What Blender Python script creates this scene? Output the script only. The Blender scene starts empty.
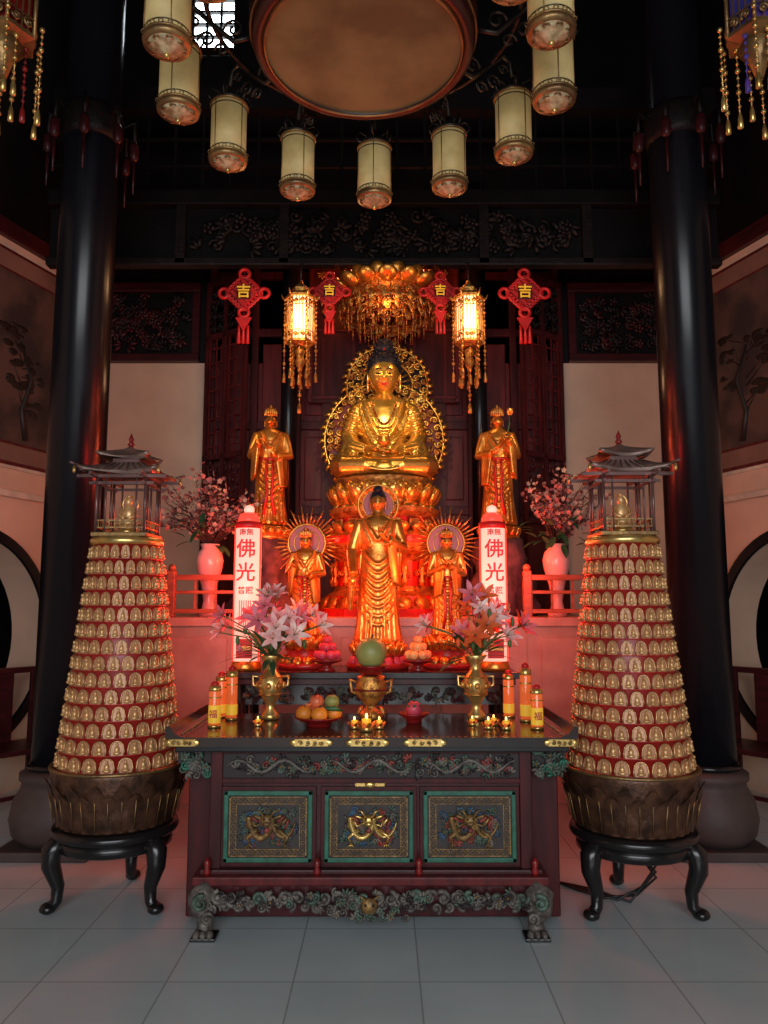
import bpy, math, random, bmesh
from mathutils import Vector, Matrix
random.seed(11)
PI=math.pi
U=random.uniform
V=Vector
scene=bpy.context.scene
try:
    scene.view_settings.view_transform='Standard'
except Exception as ex: print(ex)

# ------------------------------------------------------------------ materials
def mat(name,col,rough=.5,metal=0.,emit=None,es=0.,col2=None,ns=6.,bump=0.,bs=40.,stretch=(1,1,1),trans=0.,voro=False,lo=.35,hi=.65,spec=None):
    m=bpy.data.materials.new(name); m.use_nodes=True
    nt=m.node_tree; b=nt.nodes['Principled BSDF']
    b.inputs['Base Color'].default_value=(*col,1); b.inputs['Roughness'].default_value=rough
    b.inputs['Metallic'].default_value=metal
    if spec is not None: b.inputs['Specular IOR Level'].default_value=spec
    if trans: b.inputs['Transmission Weight'].default_value=trans
    if emit: b.inputs['Emission Color'].default_value=(*emit,1); b.inputs['Emission Strength'].default_value=es
    tc=nt.nodes.new('ShaderNodeTexCoord'); mp=nt.nodes.new('ShaderNodeMapping')
    mp.inputs['Scale'].default_value=stretch
    nt.links.new(tc.outputs['Object'],mp.inputs['Vector'])
    if col2 is None: col2=tuple(c*.72 for c in col)
    n=nt.nodes.new('ShaderNodeTexNoise'); n.inputs['Scale'].default_value=ns; n.inputs['Detail'].default_value=5
    nt.links.new(mp.outputs[0],n.inputs['Vector'])
    r=nt.nodes.new('ShaderNodeValToRGB'); r.color_ramp.elements[0].position=lo; r.color_ramp.elements[1].position=hi
    r.color_ramp.elements[0].color=(*col2,1); r.color_ramp.elements[1].color=(*col,1)
    nt.links.new(n.outputs['Fac'],r.inputs['Fac']); nt.links.new(r.outputs['Color'],b.inputs['Base Color'])
    if bump:
        if voro:
            n2=nt.nodes.new('ShaderNodeTexVoronoi'); o='Distance'
        else:
            n2=nt.nodes.new('ShaderNodeTexNoise'); n2.inputs['Detail'].default_value=4; o='Fac'
        n2.inputs['Scale'].default_value=bs
        nt.links.new(mp.outputs[0],n2.inputs['Vector'])
        bp=nt.nodes.new('ShaderNodeBump'); bp.inputs['Strength'].default_value=bump; bp.inputs['Distance'].default_value=.01
        nt.links.new(n2.outputs[o],bp.inputs['Height']); nt.links.new(bp.outputs[0],b.inputs['Normal'])
    return m

GOLD=mat('gold_leaf',(.90,.44,.09),.3,.8,col2=(.55,.20,.03),ns=9,bump=.2,bs=60)
GOLDB=mat('buddha_gold',(.95,.60,.14),.27,.8,col2=(.72,.36,.05),ns=7,bump=.15,bs=50)
GOLD2=mat('carved_gold',(.85,.45,.10),.38,.7,col2=(.30,.10,.03),ns=25,bump=.5,bs=90)
BRASS=mat('brass',(.90,.62,.22),.28,.8,col2=(.6,.36,.1),ns=12)
BRASSD=mat('aged_brass',(.40,.24,.09),.42,.7,col2=(.2,.11,.05),ns=8,bump=.3,bs=40)
BRONZE=mat('bronze_basin',(.15,.065,.035),.40,.5,col2=(.055,.025,.016),ns=14,bump=.3,bs=50)
LACQ=mat('dark_lacquer',(.065,.010,.012),.32,0,col2=(.035,.007,.008),ns=5,stretch=(1,1,5),spec=.3)
BLACK=mat('black_lacquer',(.010,.009,.010),.24,0,col2=(.016,.012,.012),ns=5)
BLACKM=mat('black_iron',(.07,.06,.05),.35,.7)
COLM=mat('column_lacquer',(.005,.006,.009),.25,0,col2=(.009,.008,.011),ns=3,stretch=(1,1,.2),spec=.35)
TTOP=mat('altar_top_lacquer',(.03,.022,.02),.16,0,col2=(.05,.028,.02),ns=6,stretch=(.4,4,1))
MAROON=mat('maroon_wood',(.15,.018,.019),.45,0,col2=(.075,.010,.011),ns=4,stretch=(5,5,.7),bump=.1,bs=25,spec=.3)
MAROOND=mat('maroon_wood_dark',(.085,.012,.014),.45,0,col2=(.042,.008,.009),ns=4,stretch=(5,5,.7),spec=.25)
CARV=mat('carved_dark_green',(.10,.16,.12),.45,.1,col2=(.035,.045,.03),ns=22,bump=.6,bs=70)
CARVG=mat('carved_grey',(.19,.165,.14),.45,.15,col2=(.06,.045,.04),ns=22,bump=.6,bs=70)
CARVR=mat('carved_red_accent',(.34,.06,.04),.5,0,col2=(.15,.025,.025),ns=22,bump=.5,bs=70)
CARVB=mat('carved_blue_accent',(.05,.12,.22),.5,0,col2=(.025,.05,.09),ns=22,bump=.5,bs=70)
CARVBG=mat('carving_ground',(.026,.014,.015),.6,0)
GREEN=mat('jade_green_paint',(.025,.17,.105),.45,0,col2=(.015,.09,.055),ns=20)
NAVY=mat('panel_ground',(.04,.027,.023),.5,0,col2=(.025,.017,.017),ns=18)
OLDG=mat('old_gilding',(.36,.20,.06),.45,.4,col2=(.14,.08,.035),ns=28,bump=.5,bs=80)
RED=mat('bright_red',(.60,.012,.012),.5,0,col2=(.42,.008,.01))
REDL=mat('red_lacquer',(.28,.012,.012),.3,0,col2=(.15,.008,.008))
REDG=mat('red_glow_glass',(.8,.05,.03),.3,0,emit=(1,.05,.03),es=1.5)
CREAM=mat('cream_plaster',(.76,.52,.37),.85,0,col2=(.64,.43,.31),ns=2,bump=.08,bs=30)
CREAMW=mat('white_line',(.78,.62,.48),.7)
MURALB=mat('mural_margin',(.26,.13,.09),.8,0,col2=(.17,.09,.065),ns=2)
MURAL=mat('mural_painting_paint',(.11,.060,.043),.8,0,col2=(.035,.022,.02),ns=2.2,lo=.42,hi=.6)
MARBLE=mat('pink_marble',(.68,.34,.26),.4,0,col2=(.54,.24,.19),ns=5)
STONE=mat('column_base_stone',(.075,.05,.045),.6,0,bump=.2,bs=20)
ROCK=mat('purple_rock',(.13,.07,.09),.8,0,col2=(.04,.025,.03),ns=9,bump=.8,bs=18)
DARK=mat('dark_timber',(.007,.005,.005),.6,0,col2=(.004,.003,.003),ns=4,spec=.2)
DARKC=mat('dark_carving',(.016,.010,.009),.5,.1,col2=(.008,.005,.005),ns=12,bump=.5,bs=50,spec=.3)
PARCH=mat('parchment_shade',(.60,.47,.21),.6,0,col2=(.38,.28,.11),ns=7,bump=.1,bs=30,emit=(.8,.55,.2),es=.12)  # faint warm glow added to the parchment; these lanterns are unlit
DISC=mat('lantern_base_plate',(.60,.47,.26),.5,0,col2=(.25,.15,.06),ns=30)
DRUM=mat('chandelier_drum_skin',(.26,.22,.09),.6,0,col2=(.12,.095,.04),ns=2.5,bump=.05)
HAIR=mat('dark_hair',(.008,.010,.022),.5,0,bump=.3,bs=80)
INK=mat('ink',(.02,.012,.01),.5)
WARM=mat('warm_lamp_glass',(1,.8,.5),.4,0,emit=(1,.60,.32),es=2.0)
COLW=mat('lamp_column_glass',(1,.78,.66),.3,0,emit=(1,.46,.34),es=.95)
PINKP=mat('pink_porcelain',(.80,.36,.36),.15,0,col2=(.85,.55,.5),ns=3)
BRANCH=mat('branch',(.07,.04,.03),.8)
BL1=mat('blossom_pink',(.62,.27,.25),.7,0,col2=(.45,.16,.15),ns=20)
BL2=mat('blossom_cream',(.65,.46,.34),.7)
BL3=mat('blossom_dark',(.25,.10,.09),.7)
LILW=mat('lily_white',(1,.74,.66),.5,0,col2=(.9,.36,.36),ns=14)
LILP=mat('lily_pink',(.92,.22,.26),.5,0,col2=(.75,.12,.18),ns=14)
FLO=mat('orange_flower',(.95,.16,.04),.5)
LEAF=mat('leaf_green',(.05,.16,.05),.5,0,col2=(.02,.09,.04))
STEM=mat('stem_green',(.1,.2,.06),.6)
ORANGE=mat('orange_peel',(.95,.30,.03),.4,0,bump=.2,bs=160)
APPLER=mat('apple_red',(.6,.03,.03),.25,0,col2=(.75,.2,.08),ns=6)
APPLEY=mat('apple_yellow',(.85,.6,.2),.3,0,col2=(.8,.3,.12),ns=6)
POMELO=mat('pomelo_green',(.32,.33,.10),.4,0,col2=(.24,.25,.07),bump=.15,bs=120)
DRAGF=mat('dragonfruit_pink',(.70,.07,.12),.4,0,col2=(.5,.05,.1))
YELL=mat('yellow_label',(.95,.56,.03),.4,0,emit=(1,.55,.05),es=.3)  # faint glow put into the yellow; labels and knot character are no lamps
GLASS=mat('oil_glass',(.75,.14,.04),.1,0,emit=(1,.16,.03),es=.4)
PURPLE=mat('purple_silk',(.14,.05,.35),.5,0,col2=(.04,.05,.3),ns=6)
FLAME=mat('candle_flame',(1,.7,.3),.5,0,emit=(1,.5,.12),es=5)
SKYL=mat('window_glow',(.9,.95,1),.5,0,emit=(.85,.95,1),es=9)
NICHE=mat('niche_ivory',(.56,.29,.15),.4,.15,col2=(.42,.18,.09),ns=30,emit=(1,.35,.15),es=.03)
NBUD=mat('mini_buddha_gold',(.88,.55,.24),.35,.4,col2=(.6,.32,.12),ns=40)
NRIM=mat('niche_rim',(.74,.44,.19),.35,.6)
TOWRED=mat('tower_red',(.30,.016,.014),.35,0,emit=(1,.02,.01),es=.03)  # faint red glow put into the paint to suggest nearby red light
STEEL=mat('pavilion_metal',(.20,.11,.10),.3,.5)
CANR=mat('throne_red',(.52,.02,.016),.35,0,col2=(.32,.012,.012))
CABLE=mat('cable_rubber',(.01,.01,.01),.5)

# ------------------------------------------------------------------ mesh builder
class MB:
    def __init__(s): s.v=[];s.f=[];s.m=[];s.sm=[];s.mats=[];s.T=Matrix.Identity(4)
    def k(s,m):
        if m not in s.mats: s.mats.append(m)
        return s.mats.index(m)
    def add(s,vs,fs,m,smooth=False):
        b=len(s.v);T=s.T;k=s.k(m)
        s.v.extend([tuple(T@V(p)) for p in vs])
        for f in fs: s.f.append([i+b for i in f]); s.m.append(k); s.sm.append(smooth)
    def box(s,c,d,m,bev=0.):
        x,y,z=c;a,b,e=d[0]/2,d[1]/2,d[2]/2
        if bev<=0:
            vs=[(x+i*a,y+j*b,z+l*e) for i in(-1,1) for j in(-1,1) for l in(-1,1)]
            s.add(vs,[(0,1,3,2),(4,6,7,5),(0,4,5,1),(2,3,7,6),(0,2,6,4),(1,5,7,3)],m)
        else:
            bm=bmesh.new(); bmesh.ops.create_cube(bm,size=1)
            for v in bm.verts: v.co=V((v.co.x*2*a+x,v.co.y*2*b+y,v.co.z*2*e+z))
            bmesh.ops.bevel(bm,geom=bm.edges[:],offset=bev,segments=2,affect='EDGES',profile=.5)
            bm.verts.index_update()
            s.add([v.co[:] for v in bm.verts],[[v.index for v in f.verts] for f in bm.faces],m); bm.free()
    def bb(s,x0,x1,y0,y1,z0,z1,m,bev=0.): s.box(((x0+x1)/2,(y0+y1)/2,(z0+z1)/2),(x1-x0,y1-y0,z1-z0),m,bev)
    def rings(s,rs,m,smooth=True,cap=True,closed=True):
        n=len(rs[0]);vs=[p for r in rs for p in r];fs=[]
        for i in range(len(rs)-1):
            for j in range(n if closed else n-1):
                a=i*n+j;b=i*n+(j+1)%n;fs.append((a,b,b+n,a+n))
        if cap and closed: fs.append(list(range(n))[::-1]); fs.append([(len(rs)-1)*n+j for j in range(n)])
        s.add(vs,fs,m,smooth)
    def lathe(s,prof,c,m,seg=24,smooth=True,cap=True,rm=None,a0=0.,sy=1.):
        rs=[]
        for i,(r,z) in enumerate(prof):
            ring=[]
            for j in range(seg):
                a=a0+2*PI*j/seg;q=r*(rm(a,z) if rm else 1)
                ring.append((c[0]+q*math.cos(a),c[1]+q*math.sin(a)*sy,c[2]+z))
            rs.append(ring)
        s.rings(rs,m,smooth,cap)
    def tube(s,pts,r,m,seg=6,smooth=True,closed=False):
        pts=[V(p) for p in pts];n=len(pts)
        if not isinstance(r,(list,tuple)): r=[r]*n
        rs=[];up=None
        for i,p in enumerate(pts):
            if closed: t=pts[(i+1)%n]-pts[i-1]
            else: t=pts[min(i+1,n-1)]-pts[max(i-1,0)]
            if t.length<1e-9: t=V((0,0,1))
            t.normalize()
            if up is None: up=t.cross(V((.3,1,.2)));
            up=up-t*up.dot(t)
            if up.length<1e-6: up=t.cross(V((1,.1,.4)))
            up.normalize();w=t.cross(up)
            rs.append([tuple(p+(up*math.cos(2*PI*j/seg)+w*math.sin(2*PI*j/seg))*r[i]) for j in range(seg)])
        if closed: rs.append(rs[0])
        s.rings(rs,m,smooth,not closed)
    def sph(s,c,r,m,seg=12,rg=8,rot=None,fn=None):
        if not isinstance(r,(list,tuple)): r=(r,r,r)
        c=V(c);rs=[]
        for i in range(rg+1):
            ph=-PI/2+PI*i/rg; ring=[]
            ph=max(-PI/2+.02,min(PI/2-.02,ph))
            for j in range(seg):
                a=2*PI*j/seg
                p=V((math.cos(ph)*math.cos(a)*r[0],math.cos(ph)*math.sin(a)*r[1],math.sin(ph)*r[2]))
                if rot is not None: p=rot@p
                ring.append(tuple(c+p))
            rs.append(ring)
        s.rings(rs,m,True,True)
    def torus(s,c,R,r,m,axis='Z',n=24,seg=6,sx=1.,sz=1.):
        pts=[]
        for i in range(n):
            a=2*PI*i/n;x=R*math.cos(a)*sx;z=R*math.sin(a)*sz
            if axis=='Z': pts.append((c[0]+x,c[1]+z,c[2]))
            elif axis=='Y': pts.append((c[0]+x,c[1],c[2]+z))
            else: pts.append((c[0],c[1]+x,c[2]+z))
        s.tube(pts,r,m,seg,True,True)
    def prism(s,poly,y0,y1,m,smooth=False):
        n=len(poly)
        vs=[(x,y0,z) for x,z in poly]+[(x,y1,z) for x,z in poly]
        s.add(vs,[list(range(n)),list(range(n,2*n))[::-1]]+[(i,i+n,(i+1)%n+n,(i+1)%n) for i in range(n)],m,smooth)
    def petal(s,b,d,up,L,W,m,cup=.3,curl=.0,n=5):
        b=V(b);d=V(d).normalized();up=V(up);up=(up-d*up.dot(d));up.normalize();lat=d.cross(up);vs=[];fs=[]
        for i in range(n+1):
            t=i/n;w=W*math.sin(PI*(.08+.88*t))**.8*.5
            p=b+d*L*t+up*(L*curl*t*t)
            for q in(-1,0,1): vs.append(tuple(p+lat*w*q+up*(abs(q)*cup*w)))
        for i in range(n):
            for q in range(2): a=i*3+q; fs.append((a,a+1,a+4,a+3))
        s.add(vs,fs,m,True)
    def spiral(s,x,z,y,sz,m,r,turns=1.3,a0=None,dr=None,n=14):
        if a0 is None:a0=U(0,2*PI)
        if dr is None:dr=random.choice((-1,1))
        pts=[];rr=[]
        for i in range(n):
            t=i/(n-1);a=a0+dr*turns*2*PI*t;q=sz*(1-.82*t)
            pts.append((x+q*math.cos(a),y,z+q*math.sin(a)));rr.append(r*(1.15-.5*t))
        s.tube(pts,rr,m,5)
        s.sph(pts[-1],r*1.7,m,6,4)
    def scrolls(s,x0,x1,z0,z1,y,m,step=.05,r=.006,m2=None,leaf=True):
        nx=max(1,round((x1-x0)/step));nz=max(1,round((z1-z0)/step))
        dx=(x1-x0)/nx;dz=(z1-z0)/nz
        for i in range(nx):
            for j in range(nz):
                x=x0+(i+.5)*dx+U(-.12,.12)*dx;z=z0+(j+.5)*dz+U(-.12,.12)*dz
                mm=m2 if (m2 and random.random()<.35) else m
                s.spiral(x,z,y,min(dx,dz)*.50,mm,r)
                if leaf:
                    for q in range(2):
                        a=U(0,2*PI);R_=Matrix.Rotation(a,3,'Y')
                        s.sph((x+math.cos(a)*dx*.45,y,z+math.sin(a)*dz*.42),(step*.20,r*1.1,step*.09),mm,6,4,R_)
    def foliage(s,x0,x1,z0,z1,y,ms,n,sz,dp=.012,cm=None):
        for i in range(n):
            x=U(x0+sz*.5,x1-sz*.5);z=U(z0+sz*.4,z1-sz*.4);m=random.choice(ms);k=random.random();yy=y-U(0,dp)
            if k<.45:
                a=U(0,2*PI)
                for q in range(3):
                    R_=Matrix.Rotation(a+(q-1)*.7,3,'Y');o=R_@V((sz*.38,0,0));s.sph((x+o.x,yy,z+o.z),(sz*.36,sz*.13,sz*.13),m,6,4,R_)
            elif k<.75: s.spiral(x,z,yy,sz*.42,m,sz*.10,1.1,n=10)
            else:
                for q in range(5): a=2*PI*q/5;s.sph((x+math.cos(a)*sz*.22,yy,z+math.sin(a)*sz*.22),(sz*.16,sz*.12,sz*.16),m,6,4)
                s.sph((x,yy-sz*.08,z),sz*.12,cm or OLDG,6,4)
    def build(s,name,parent=None):
        me=bpy.data.meshes.new(name);me.from_pydata(s.v,[],s.f)
        for m in s.mats: me.materials.append(m)
        me.polygons.foreach_set('material_index',s.m);me.polygons.foreach_set('use_smooth',s.sm);me.update()
        ob=bpy.data.objects.new(name,me);scene.collection.objects.link(ob)
        if parent: ob.parent=parent
        return ob

def fuse(tmp,voxel,it=3):
    ob=tmp.build('tmpfuse')
    a=ob.modifiers.new('r','REMESH');a.mode='VOXEL';a.voxel_size=voxel
    b=ob.modifiers.new('s','SMOOTH');b.factor=.5;b.iterations=it
    dg=bpy.context.evaluated_depsgraph_get();e=ob.evaluated_get(dg);me=e.to_mesh()
    vs=[tuple(v.co) for v in me.vertices];fs=[tuple(p.vertices) for p in me.polygons]
    e.to_mesh_clear();me0=ob.data;bpy.data.objects.remove(ob);bpy.data.meshes.remove(me0)
    return vs,fs

def text(mb,st,loc,size,m,ext=.003):
    try:
        cu=bpy.data.curves.new('t','FONT');cu.body=st;cu.size=size;cu.extrude=ext;cu.align_x='CENTER';cu.align_y='CENTER';cu.resolution_u=2;cu.offset=size*.012
        ob=bpy.data.objects.new('t',cu);scene.collection.objects.link(ob)
        dg=bpy.context.evaluated_depsgraph_get();e=ob.evaluated_get(dg);me=e.to_mesh()
        vs=[(loc[0]+v.co.x,loc[1]-v.co.z,loc[2]+v.co.y) for v in me.vertices];fs=[tuple(p.vertices) for p in me.polygons]
        e.to_mesh_clear();bpy.data.objects.remove(ob)
        if vs: mb.add(vs,fs,m)
    except Exception as ex: print('text fail',ex)

def TR(x,y,z,s=1,rz=0.): return Matrix.Translation((x,y,z))@Matrix.Rotation(rz,4,'Z')@Matrix.Scale(s,4)

# ------------------------------------------------------------------ figure parts
def hand(mb,w,d,n,lat,L,m,curl=.25):
    w=V(w);d=V(d).normalized();n=V(n);n=(n-d*n.dot(d)).normalized();lt=V(lat);lt=(lt-d*lt.dot(d)-n*lt.dot(n)).normalized()
    R_=Matrix((d,lt,n)).transposed()
    mb.sph(w+d*L*.27,(L*.33,L*.23,L*.11),m,10,6,R_)
    for i,(o,l) in enumerate(((.17,.42),(.06,.48),(-.06,.45),(-.17,.36))):
        p=w+d*L*.45+lt*L*o;pts=[p];dd=d+lt*o*.3
        for q in range(3):
            dd=(dd+n*curl).normalized();p=p+dd*L*l*(.42,.33,.25)[q];pts.append(p)
        mb.tube(pts,[L*.06,L*.056,L*.05,L*.035],m,6)
    p=w+d*L*.12+lt*L*.18
    mb.tube([p,p+(lt*.6+d*.5)*L*.22,p+(lt*.6+d*.9+n*.3)*L*.36,p+(lt*.5+d*1.2+n*.6)*L*.44],[L*.075,L*.065,L*.055,L*.04],m,6)

def head(mb,c,h,skin,hair,curls=0,ush=True,seg=30,rg=24,crown=None,tilt=.1,tall=1.,line=1.):
    c=V(c);rs=[];T_old=mb.T.copy()
    mb.T=mb.T@Matrix.Translation(c-V((0,0,.35*h)))@Matrix.Rotation(tilt,4,'X')@Matrix.Translation(-(c-V((0,0,.35*h))))
    def surf(nx,nz):
        yy=-math.sqrt(max(0,1-nx*nx-nz*nz))
        return P(V((nx,yy,nz)))
    def P(d):
        x=d.x*.385*h*(1-.16*max(0,-d.z)**1.5);y=d.y*.44*h;z=d.z*.5*h
        if d.y<0:
            g=0
            if -.30<d.z<.2:
                t=(.2-d.z)/.40;g=t if t<=1 else max(0,1-(t-1)*5)
            y-=.085*h*math.exp(-(d.x/.13)**2)*g
            y+=.035*h*math.exp(-((abs(d.x)-.36)/.18)**2-((d.z-.08)/.12)**2)
            y-=.022*h*math.exp(-(d.x/.2)**2-((d.z+.47)/.08)**2)
            y-=.03*h*math.exp(-(d.x/.28)**2-((d.z+.85)/.16)**2)
            y-=.012*h*math.exp(-((abs(d.x)-.45)/.2)**2-((d.z+.25)/.2)**2)
        return c+V((x,y,z))
    for i in range(rg+1):
        ph=max(-PI/2+.02,min(PI/2-.02,-PI/2+PI*i/rg))
        rs.append([tuple(P(V((math.cos(ph)*math.sin(2*PI*j/seg),-math.cos(ph)*math.cos(2*PI*j/seg),math.sin(ph))))) for j in range(seg)])
    mb.rings(rs,skin,True,True)
    o=V((0,-.006*h,0))
    for s in(-1,1):
        mb.tube([surf(s*(.17+.075*i),.03-.035*math.sin(PI*i/5)+.02)+o for i in range(6)],[h*q*line for q in(.006,.016,.020,.020,.014,.005)],INK,5)
        mb.tube([surf(s*(.12+.085*i),.2+.09*math.sin(PI*i/5))+o for i in range(6)],[h*.007*line]+[h*.012*line]*4+[h*.004],INK,5)
        mb.sph(c+V((s*.40*h,.0*h,-.10*h)),(.035*h,.08*h,.17*h),skin,8,8)
        mb.sph(c+V((s*.40*h,-.01*h,-.30*h)),(.035*h,.05*h,.13*h),skin,8,6)
    lp=surf(0,-.47);mb.sph(lp+V((0,.004*h,.012*h)),(.095*h,.027*h,.019*h),RED,10,6);mb.sph(lp+V((0,.004*h,-.020*h)),(.07*h,.027*h,.022*h),RED,10,6)
    mb.sph(surf(0,.33)+o,.02*h,RED,8,6)
    hc=c+V((0,.075*h,.15*h));hr=(.405*h,.45*h,.46*h*tall)
    mb.sph(hc,hr,hair,24,16)
    uz=.15+.46*tall-.02
    if ush: mb.sph(c+V((0,.06*h,uz*h)),(.24*h,.24*h,.22*h),hair,16,10); mb.sph(c+V((0,-.19*h,(uz-.04)*h)),.035*h,RED,8,6)
    if curls:
        for i in range(curls):
            z=1-2*(i+.5)/curls;
            if z<-.35: continue
            a=i*2.39996;q=math.sqrt(1-z*z);p=hc+V((q*math.cos(a)*hr[0],q*math.sin(a)*hr[1],z*hr[2]))
            if p.z<c.z+.30*h and p.y<c.y-.05*h: continue
            mb.sph(p,.042*h,hair,6,4)
        for i in range(40):
            z=1-1.2*(i+.5)/40;a=i*2.39996;q=math.sqrt(max(0,1-z*z));mb.sph(c+V((0,.06*h,uz*h))+V((q*math.cos(a),q*math.sin(a),z))*.23*h,.038*h,hair,6,4)
    if crown:
        mb.lathe([(.40*h,.0),(.43*h,.05*h),(.40*h,.1*h),(.36*h,.12*h)],c+V((0,.04*h,.30*h)),crown,20,cap=False)
        for i in range(9):
            a=PI+PI*(i+.5)/9-0;b=c+V((math.cos(a)*.40*h,math.sin(a)*.42*h+.04*h,.34*h));hh=.5+.35*math.sin(PI*(i+.5)/9)
            mb.sph(b+V((0,0,hh*.30*h)),(.07*h,.04*h,hh*.36*h),crown,8,6)
            mb.sph(b+V((0,-.03*h,.1*h)),.035*h,RED,6,4)
        mb.lathe([(.26*h,0),(.24*h,.15*h),(.26*h,.26*h),(.2*h,.42*h),(.16*h,.52*h),(.02*h,.62*h)],c+V((0,.06*h,.45*h)),hair,14)
        mb.torus(c+V((0,.06*h,.72*h)),.26*h,.03*h,crown,n=16);mb.sph(c+V((0,-.12*h,.92*h)),(.10*h,.05*h,.16*h),crown,8,6)
    mb.T=T_old

def interp(tab,z):
    for a,b in zip(tab,tab[1:]):
        if a[0]<=z<=b[0]:
            t=(z-a[0])/(b[0]-a[0]+1e-9);return [a[i]+(b[i]-a[i])*t for i in range(len(a))]
    return tab[0] if z<tab[0][0] else tab[-1]

def body_loft(mb,tab,m,seg=28,fold=0.,fk=12,zt=.5):
    rs=[]
    for (z,rx,ry,cy) in tab:
        amp=fold*max(0,1-z/zt)
        rs.append([(rx*math.cos(a)*(1+amp*math.sin(fk*a)),cy+ry*math.sin(a)*(1+amp*math.sin(fk*a)),z) for a in [2*PI*j/seg for j in range(seg)]])
    mb.rings(rs,m,True,True)

def standing(mb,x,y,z,H,pose,skin,robe,hair,crown=None,curls=0,sash=None,rz=0.):
    T0=TR(x,y,z,H,rz)
    tab=[(0.0,.150,.105,0.),(.03,.155,.11,0),(.12,.140,.10,0),(.28,.125,.092,0),(.42,.125,.090,0),(.52,.118,.082,0),(.60,.110,.075,0),(.68,.118,.078,0),(.755,.130,.078,0),(.80,.125,.068,0),(.825,.08,.055,0),(.842,.042,.042,0),(.90,.036,.038,0)]
    fine=[interp(tab,i*.9/60) for i in range(61)]
    t=MB();body_loft(t,fine,robe,40,.06,11,.62)
    def fr(xx,zz,off=.0):
        q=interp(tab,zz);k=max(0.,1-(xx/q[1])**2);return V((xx,-q[2]*math.sqrt(k)-off,zz))
    for i in range(8):
        z0=.60-.055*i;w=.085+.002*i;pts=[]
        for j in range(11):
            xx=-w+2*w*j/10;pts.append(fr(xx,z0-.09*(1-(xx/w)**2),.004))
        t.tube(pts,[.003]+[.0085]*9+[.003],robe,6)
    for i in range(6):
        s=(-1,1)[i%2];xx=s*(.04+.03*(i//2));t.tube([fr(xx,.30,0),fr(xx*1.05,.15,.004),fr(xx*1.12,.02,.006)],[.004,.010,.012],robe,6)
    for s in(-1,1):
        t.tube([fr(s*.085,.80,.004),fr(s*.05,.73,.006),fr(s*.005,.66,.008)],[.012,.012,.010],robe,6)
        t.tube([fr(s*.11,.80,.0),fr(s*.085,.72,.004),fr(s*.05,.64,.006)],[.008,.008,.006],robe,6)
    E={}
    if pose=='anjali': E={-1:((-.155,-.01,.60),(-.02,-.155,.665)),1:((.155,-.01,.60),(.02,-.155,.665))}
    elif pose=='welcome': E={-1:((-.165,.0,.60),(-.155,-.10,.44)),1:((.16,-.01,.61),(.06,-.15,.66))}
    elif pose=='vase': E={-1:((-.16,-.01,.60),(-.085,-.15,.70)),1:((.16,-.01,.60),(.05,-.15,.57))}
    else: E={-1:((-.16,-.01,.60),(-.05,-.15,.60)),1:((.16,-.01,.60),(.085,-.15,.72))}
    for s,(el,wr) in E.items():
        sh=V((s*.115,0,.785));el=V(el);wr=V(wr)
        t.tube([sh-V((s*.03,0,0)),sh,sh.lerp(el,.5)+V((s*.004,0,0)),el,el.lerp(wr,.5),wr],[.03,.040,.038,.040,.036,.032],robe,12)
        a=el.lerp(wr,.15);b=el.lerp(wr,.95)
        rs=[]
        for i in range(7):
            q=i/6;zz=-.26*q;wd=.5*(1-.35*q);mid=a.lerp(b,.55)+V((s*.02*q,.03*q,zz));ax=(b-a)*wd;th=.028*(1-.3*q)
            lt=V((ax.y,-ax.x,0));lt=lt.normalized() if lt.length>1e-5 else V((1,0,0))
            rs.append([tuple(mid+ax*math.cos(u)+lt*th*math.sin(u)*(1+.25*math.sin(4*u))) for u in [2*PI*j/16 for j in range(16)]])
        t.rings(rs,robe,True,True)
    for s in(-1,1): t.sph((s*.05,-.115,.012),(.032,.06,.02),robe,8,6)
    vs,fs=fuse(t,.0065,1)
    mb.T=T0;mb.add(vs,fs,robe,True)
    hm=skin
    for s,(el,wr) in E.items():
        wr=V(wr);el=V(el);d=(wr-el)
        if pose=='anjali': hand(mb,wr+V((s*-.004,-.002,.0)),(0,-.25,1),(-s,0,0),(0,-1,0),.085,hm,.02)
        elif pose=='welcome' and s==-1: hand(mb,wr,(-.05,-.35,-1),(0,-.8,.3),(-1,0,0),.095,hm,.1)
        elif pose=='welcome': hand(mb,wr,(-.5,-.6,.3),(0,-.2,1),(0,-1,0),.09,hm,.3)
        else: hand(mb,wr,(-s*.5,-.3,.8 if wr.z>.64 else .1),(-s*.4,.0,.3 if wr.z<.64 else 0),(0,-.6,.6),.085,hm,.3)
    if pose=='welcome':
        c=V((.02,-.20,.70))
        for i in range(8):
            a=2*PI*i/8;mb.petal(c,(math.cos(a)*.6,math.sin(a)*.6,1),(math.cos(a),math.sin(a),-.6),.045,.03,skin,.3,-.2)
        mb.sph(c,.016,skin,8,6)
    if pose=='vase' : mb.lathe([(.012,0),(.022,.03),(.02,.055),(.008,.08),(.013,.1)],(.03,-.19,.56),skin,10)
    if pose=='lotus':
        mb.tube([(.06,-.18,.70),(.09,-.2,.82),(.1,-.19,.92)],.005,LEAF,5)
        for i in range(8):
            a=2*PI*i/8;mb.petal((.1,-.19,.91),(math.cos(a)*.6,math.sin(a)*.6,1),(math.cos(a),math.sin(a),-.6),.06,.04,skin,.3,-.2)
    for i in range(13):
        xx=-.06+.01*i;mb.sph(fr(xx,.79-.07*(1-(xx/.06)**2),.012),.006,skin,6,4)
    if sash:
        for s in(-1,1): mb.tube([fr(s*.02,.56,.012),fr(s*.03,.42,.02),fr(s*.02,.25,.02),fr(s*.045,.08,.02)],[.010,.013,.012,.016],sash,6)
        mb.tube([fr(-.11,.57,.006),fr(-.05,.565,.01),fr(.0,.56,.012),fr(.05,.565,.01),fr(.11,.57,.006)],.013,sash,6)
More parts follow.
